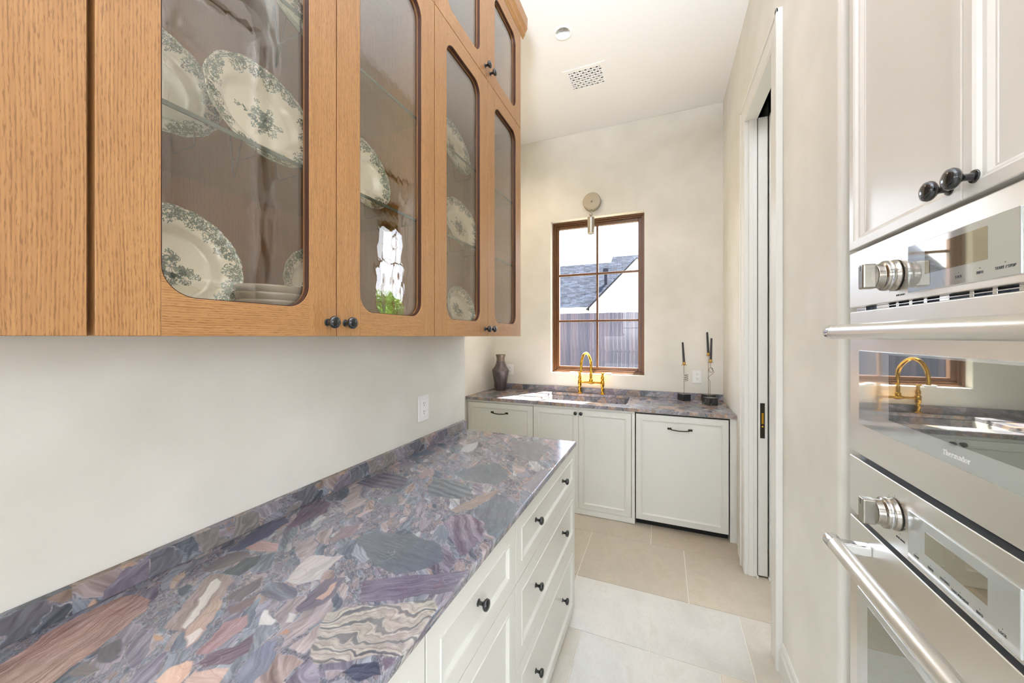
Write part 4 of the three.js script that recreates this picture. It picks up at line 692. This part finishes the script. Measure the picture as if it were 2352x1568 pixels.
function controlPanel(parent, y0, y1, glassY0, glassY1, lcdY0, lcdY1, words, knobY) {
  part(parent, 'control_panel', metric(box(-HW + 0.001, HW - 0.001, y0, y1, -0.02, FACE, 0.0025, 3), 'x'), M.steel);
  const g = part(parent, 'display_glass', box(-0.1525, 0.1205, glassY0, glassY1, FACE - 0.001, FACE + 0.003, 0.0025, 3), M.ovenBorder);
  part(g, 'screen', box(-0.0955, 0.0605, lcdY0, lcdY1, FACE + 0.0028, FACE + 0.0033), M.lcd);
  part(g, 'lettering', words.flatMap(([w, x, y, cap]) => [letters(w, cap, x, y, FACE + 0.0031), lathe([[0, 0.0003], [0.0009, 0.0003], [0.0009, 0]], 10).rotateX(Math.PI / 2).translate(x, y + cap * 2.1, FACE + 0.0031)]), M.print);
  ovenKnob(parent, -0.2065, knobY);
  const marks = [];
  for (let i = 0; i < 9; i++) { const a = R(-60 + i * 37.5), r = 0.0415; marks.push(lathe([[0, 0.0003], [0.0009, 0.0003], [0.0009, 0]], 8).rotateX(Math.PI / 2).translate(-0.2065 + Math.cos(a) * r, knobY + Math.sin(a) * r, FACE)); }
  marks.push(letters('MORE MODES', 0.0038, -0.184, knobY - 0.049, FACE));
  part(parent, 'dial_marks', marks, M.print);
}
{
  const t = thing('built_in_oven', 'upper stainless steel built-in oven with a glass control display and bar handle', 'oven', [OX, 0, OZ], -Math.PI / 2);
  controlPanel(t, 1.5905, 1.7445, 1.603, 1.706, 1.637, 1.692, [['LOCK', -0.003, 1.6155, 0.0046], ['INFO', 0.0445, 1.6155, 0.0046], ['START / STOP', 0.094, 1.6165, 0.0046]], 1.651);
  part(t, 'vent_back', box(-HW + 0.002, HW - 0.002, 1.572, 1.5925, -0.03, -0.004), M.gap);
  part(t, 'vent_strip', [box(-HW + 0.002, -HW + 0.05, 1.5775, 1.5905, -0.004, 0.012, 0.001), box(-HW + 0.105, -HW + 0.16, 1.5775, 1.5905, -0.004, 0.012, 0.001), ...[0.195, 0.245, 0.295, 0.35, 0.42, 0.47, 0.52, 0.57, 0.62].map((x, i) => box(-HW + x - (i === 3 ? 0.012 : 0.005), -HW + x + (i === 3 ? 0.014 : 0.005), 1.5775, 1.5905, -0.004, 0.012, 0.001)), box(-HW + 0.16, HW - 0.1, 1.5845, 1.5868, -0.004, 0.014, 0.0008)], M.chrome);
  const d = part(t, 'oven_door', metric(box(-HW + 0.003, HW - 0.003, 1.1885, 1.579, -0.02, FACE, 0.003, 3), 'x'), M.steel);
  part(d, 'glass_border', box(-0.369, 0.369, 1.271, 1.472, FACE - 0.001, FACE + 0.0022, 0.002, 2), M.ovenBorder);
  part(d, 'window', box(-0.225, 0.225, 1.312, 1.466, FACE + 0.002, FACE + 0.0026), M.ovenGlass);
  part(d, 'brand_lettering', letters('Thermador', 0.0092, -0.011, 1.2865, FACE + 0.0023, fontBold, 0.92), M.brandPrint);
  ovenHandle(t, 1.522, 0.347);
}
{
  const t = thing('built_in_oven', 'lower stainless steel built-in oven with its bar handle running to the bottom edge', 'oven', [OX, 0, OZ], -Math.PI / 2);
  controlPanel(t, 1.0185, 1.1735, 1.026, 1.133, 1.067, 1.112, [['LIGHT', -0.1215, 1.0445, 0.0042], ['TIMER', -0.078, 1.0445, 0.0042], ['SETTINGS', -0.0385, 1.0445, 0.0042], ['FAST PREHEAT', 0.0, 1.0405, 0.0046], ['INFO', 0.044, 1.0405, 0.0046], ['LOCK', 0.089, 1.0405, 0.0046]], 1.099);
  part(t, 'panel_gap', [box(-HW + 0.002, HW - 0.002, 1.174, 1.188, -0.03, 0.004), box(-HW + 0.002, HW - 0.002, 1.0, 1.02, -0.03, 0.004)], M.gap);
  const d = part(t, 'oven_door', metric(box(-HW + 0.003, HW - 0.003, 0.39, 1.0035, -0.02, FACE, 0.003, 3), 'x'), M.steel);
  part(d, 'glass_border', box(-0.378, 0.378, 0.47, 0.826, FACE - 0.001, FACE + 0.0022, 0.002, 2), M.ovenBorder);
  part(d, 'window', box(-0.322, 0.322, 0.515, 0.806, FACE + 0.002, FACE + 0.0026), M.ovenGlass);
  ovenHandle(t, 0.955, 0.347);
}

// ------------------------------------------------------------------ outside
struct('ground', box(-30, 30, -0.5, -0.25, -45, -3.95), std({ color: hex(0x6f6a55), roughness: 1 }));
{ // board fence
  const t = thing('board_fence', 'tall weathered grey board fence behind the window', 'fence', [-2.2, -0.25, -12]);
  const mats = [0x665f6d, 0x5f5a69, 0x6e6470, 0x595667].map((c) => std({ map: oakTextureGrey(), color: hex(c), roughness: 0.9 }));
  const g = metric(box(-0.0615, 0.0615, 0, 2.52, -0.01, 0.01, 0.003, 1));
  for (let i = 0; i < 56; i++) { const p = part(t, 'board', g, mats[Math.floor(hash(i, 5, 2) * 4)]); p.position.set(-3.6 + i * 0.126, (hash(i, 2, 1) - 0.5) * 0.006, hash(i, 1, 1) * 0.008); }
  part(t, 'rail', [0.3, 1.25, 2.2].map((y) => box(-3.66, 3.4, y, y + 0.09, -0.06, -0.012)), mats[0]);
}
function oakTextureGrey() { return oakTextureGrey.t ??= texture(256, 1024, (x, y, o) => { const u = x / 256, v = y / 1024, a = pfbm(u * 30 + pfbm(u * 3, v * 4, 3, 4, 2, 301) * 4, v * 4, 30, 4, 3, 311), b = pfbm(u * 3, v * 3, 3, 3, 3, 321); o[0] = o[1] = o[2] = 120 + a * 90 + b * 50; }, true, [0.5, 2.4]); }
{ // neighbouring house: a shingled roof running across, and a white gable in front of it on the right
  const t = thing('neighbour_house', 'white neighbouring house with a grey shingled roof beyond the fence', 'house', [0, -0.25, 0]);
  const white = std({ color: hex(0xf2f0ec), roughness: 0.9 }), lead = phy({ color: hex(0x2a2b32), roughness: 1, specularIntensity: 0.15 }), plainGrey = std({ color: hex(0x8a8d94), roughness: 0.6 });  // one even grey for the downspout and wall vent
  const Y = 0.25, E = 2.92 + Y, shingles = [0x272b34, 0x20242c, 0x2d323c, 0x242830].map(hex);
  part(t, 'wall', [box(-12, 4, 0, E - 0.1, -22.6, -18.0)], white);
  const gx = -1.02, gy = 4.86 + Y, gz = -16.6, half = 2.05;
  part(t, 'gable_wall', extrude(shapeOf([[gx - half, 0], [gx + half, 0], [gx + half, gy - half * 1.01], [gx, gy], [gx - half, gy - half * 1.01]]), 3).translate(0, 0, gz - 3), white);
  for (const s of [-1, 1]) { const g = box(-0.02, 3.05, 0, 0.035, gz - 4.5, gz + 0.12).rotateZ(-Math.PI / 4).translate(0, 0, 0); if (s < 0) g.scale(-1, 1, 1); part(t, 'gable_roof', clean(s < 0 ? (() => { const b = box(-3.05, 0.02, 0, 0.035, gz - 4.5, gz + 0.12).rotateZ(Math.PI / 4); return b; })() : box(-0.02, 3.05, 0, 0.035, gz - 4.5, gz + 0.12).rotateZ(-Math.PI / 4)).translate(gx, gy, 0), lead); }
  const deck = (x0, x1, z0, y0, run, rise, name) => {
    const len = Math.hypot(run, rise), a = Math.atan2(rise, run), roof = part(t, name, box(0, x1 - x0, -0.08, 0, 0, len).rotateX(0), lead);
    roof.geometry = box(0, x1 - x0, -0.08, -0.004, -len, 0); roof.position.set(x0, y0, z0); roof.rotation.x = a;
    const gs = [], cw = 0.24, ch = 0.15; let n = 0;
    for (let r = 0; r * ch < len - 0.05; r++) for (let c = -1; c * cw < x1 - x0; c++) {
      const e = (q) => q * cw + (r % 2) * cw * 0.5 + (hash(r, q, 7) - 0.5) * 0.09, xa = Math.max(0, e(c)), xb = Math.min(x1 - x0, e(c + 1)); if (xb - xa < 0.03) continue;
      const g = clean(box(xa, xb - 0.006, -0.004, 0.012 + 0.012 * hash(r, c, 5), -(r + 1) * ch, -r * ch)); const col = shingles[Math.floor(hash(r, c, 3) * 4)], arr = new Float32Array(g.attributes.position.count * 3); for (let i = 0; i < arr.length; i += 3) col.toArray(arr, i); g.setAttribute('color', new THREE.BufferAttribute(arr, 3)); gs.push(g); n++;
    }
    const s = part(roof, 'shingle', mergeGeometries(gs, false), phy({ vertexColors: true, roughness: 1, specularIntensity: 0.1 })); s.userData.kind = 'stuff';
  };
  deck(-9, -0.6, -17.6, E, 3.7, 2.75, 'roof'); deck(-3.0, 3.5, -20.4, E + 0.95, 3.9, 2.75, 'upper_roof');
  part(t, 'gutter', [box(-9, -2.95, E - 0.16, E - 0.02, -17.62, -17.5, 0.03)], white);
  part(t, 'downspout', tube([[-2.9, E - 0.1, -17.55], [-2.85, E - 0.3, -17.6], [-2.72, E - 0.5, -17.9], [-2.72, 0.3, -17.9]], 0.05, 30, 8), plainGrey);
  part(t, 'vent_pipe', [rod([-2.72, E + 1.0, -19.3], [-2.72, E + 1.98, -19.3], 0.075, 16), rod([-2.72, E + 1.86, -19.3], [-2.72, E + 2.08, -19.3], 0.14, 16)], lead);
  part(t, 'roof_vent', [box(-2.2, -1.8, E + 1.0, E + 1.4, -19.2, -18.7, 0.02)], lead);
  part(t, 'wall_vent', box(-2.0, -1.86, 2.2, 2.36, gz, gz + 0.05, 0.01), plainGrey);
}
{ // garden shrub outside the side room's window, mirrored in the cabinet glass
  const t = thing('garden_shrub', 'green garden shrub outside the side window, mirrored in the cabinet glass', 'shrub', [5.0, -0.25, -7.2]);
  const leaf = extrude(shapeOf([[0, 0], [0.035, 0.04], [0.03, 0.1], [0, 0.15], [-0.03, 0.1], [-0.035, 0.04]]), 0.002);
  const I = new THREE.InstancedMesh(leaf, std({ color: hex(0x86a84a), roughness: 0.6, side: THREE.DoubleSide }), 5200), m = new THREE.Matrix4(), q = new THREE.Quaternion(), e = new THREE.Euler(); seed = 4242;
  for (let i = 0; i < 5200; i++) { const a = rnd() * 6.283, b = rnd() * 2 - 1, r = Math.pow(rnd(), 0.4), w = Math.sqrt(1 - b * b) * r; e.set(rnd() * 6, rnd() * 6, rnd() * 6); m.compose(new THREE.Vector3(Math.cos(a) * w * 1.3, 1.5 + b * r * 1.35, Math.sin(a) * w * 1.9), q.setFromEuler(e), new THREE.Vector3(1.2, 1.2, 1.2)); I.setMatrixAt(i, m); I.setColorAt(i, new THREE.Color().setHSL(0.24 + rnd() * 0.05, 0.45, 0.5 + rnd() * 0.4)); }
  I.name = 'foliage'; I.userData.kind = 'stuff'; t.add(I);
  part(t, 'stem', [rod([0, 0, 0], [0.1, 1.4, 0.1], 0.05, 10), rod([0, 0.5, 0], [-0.3, 1.6, 0.5], 0.03, 8), rod([0, 0.6, 0], [0.2, 1.6, -0.6], 0.03, 8)], std({ color: hex(0x6a5a48), roughness: 0.9 }));
}
renderer.render(scene, camera);
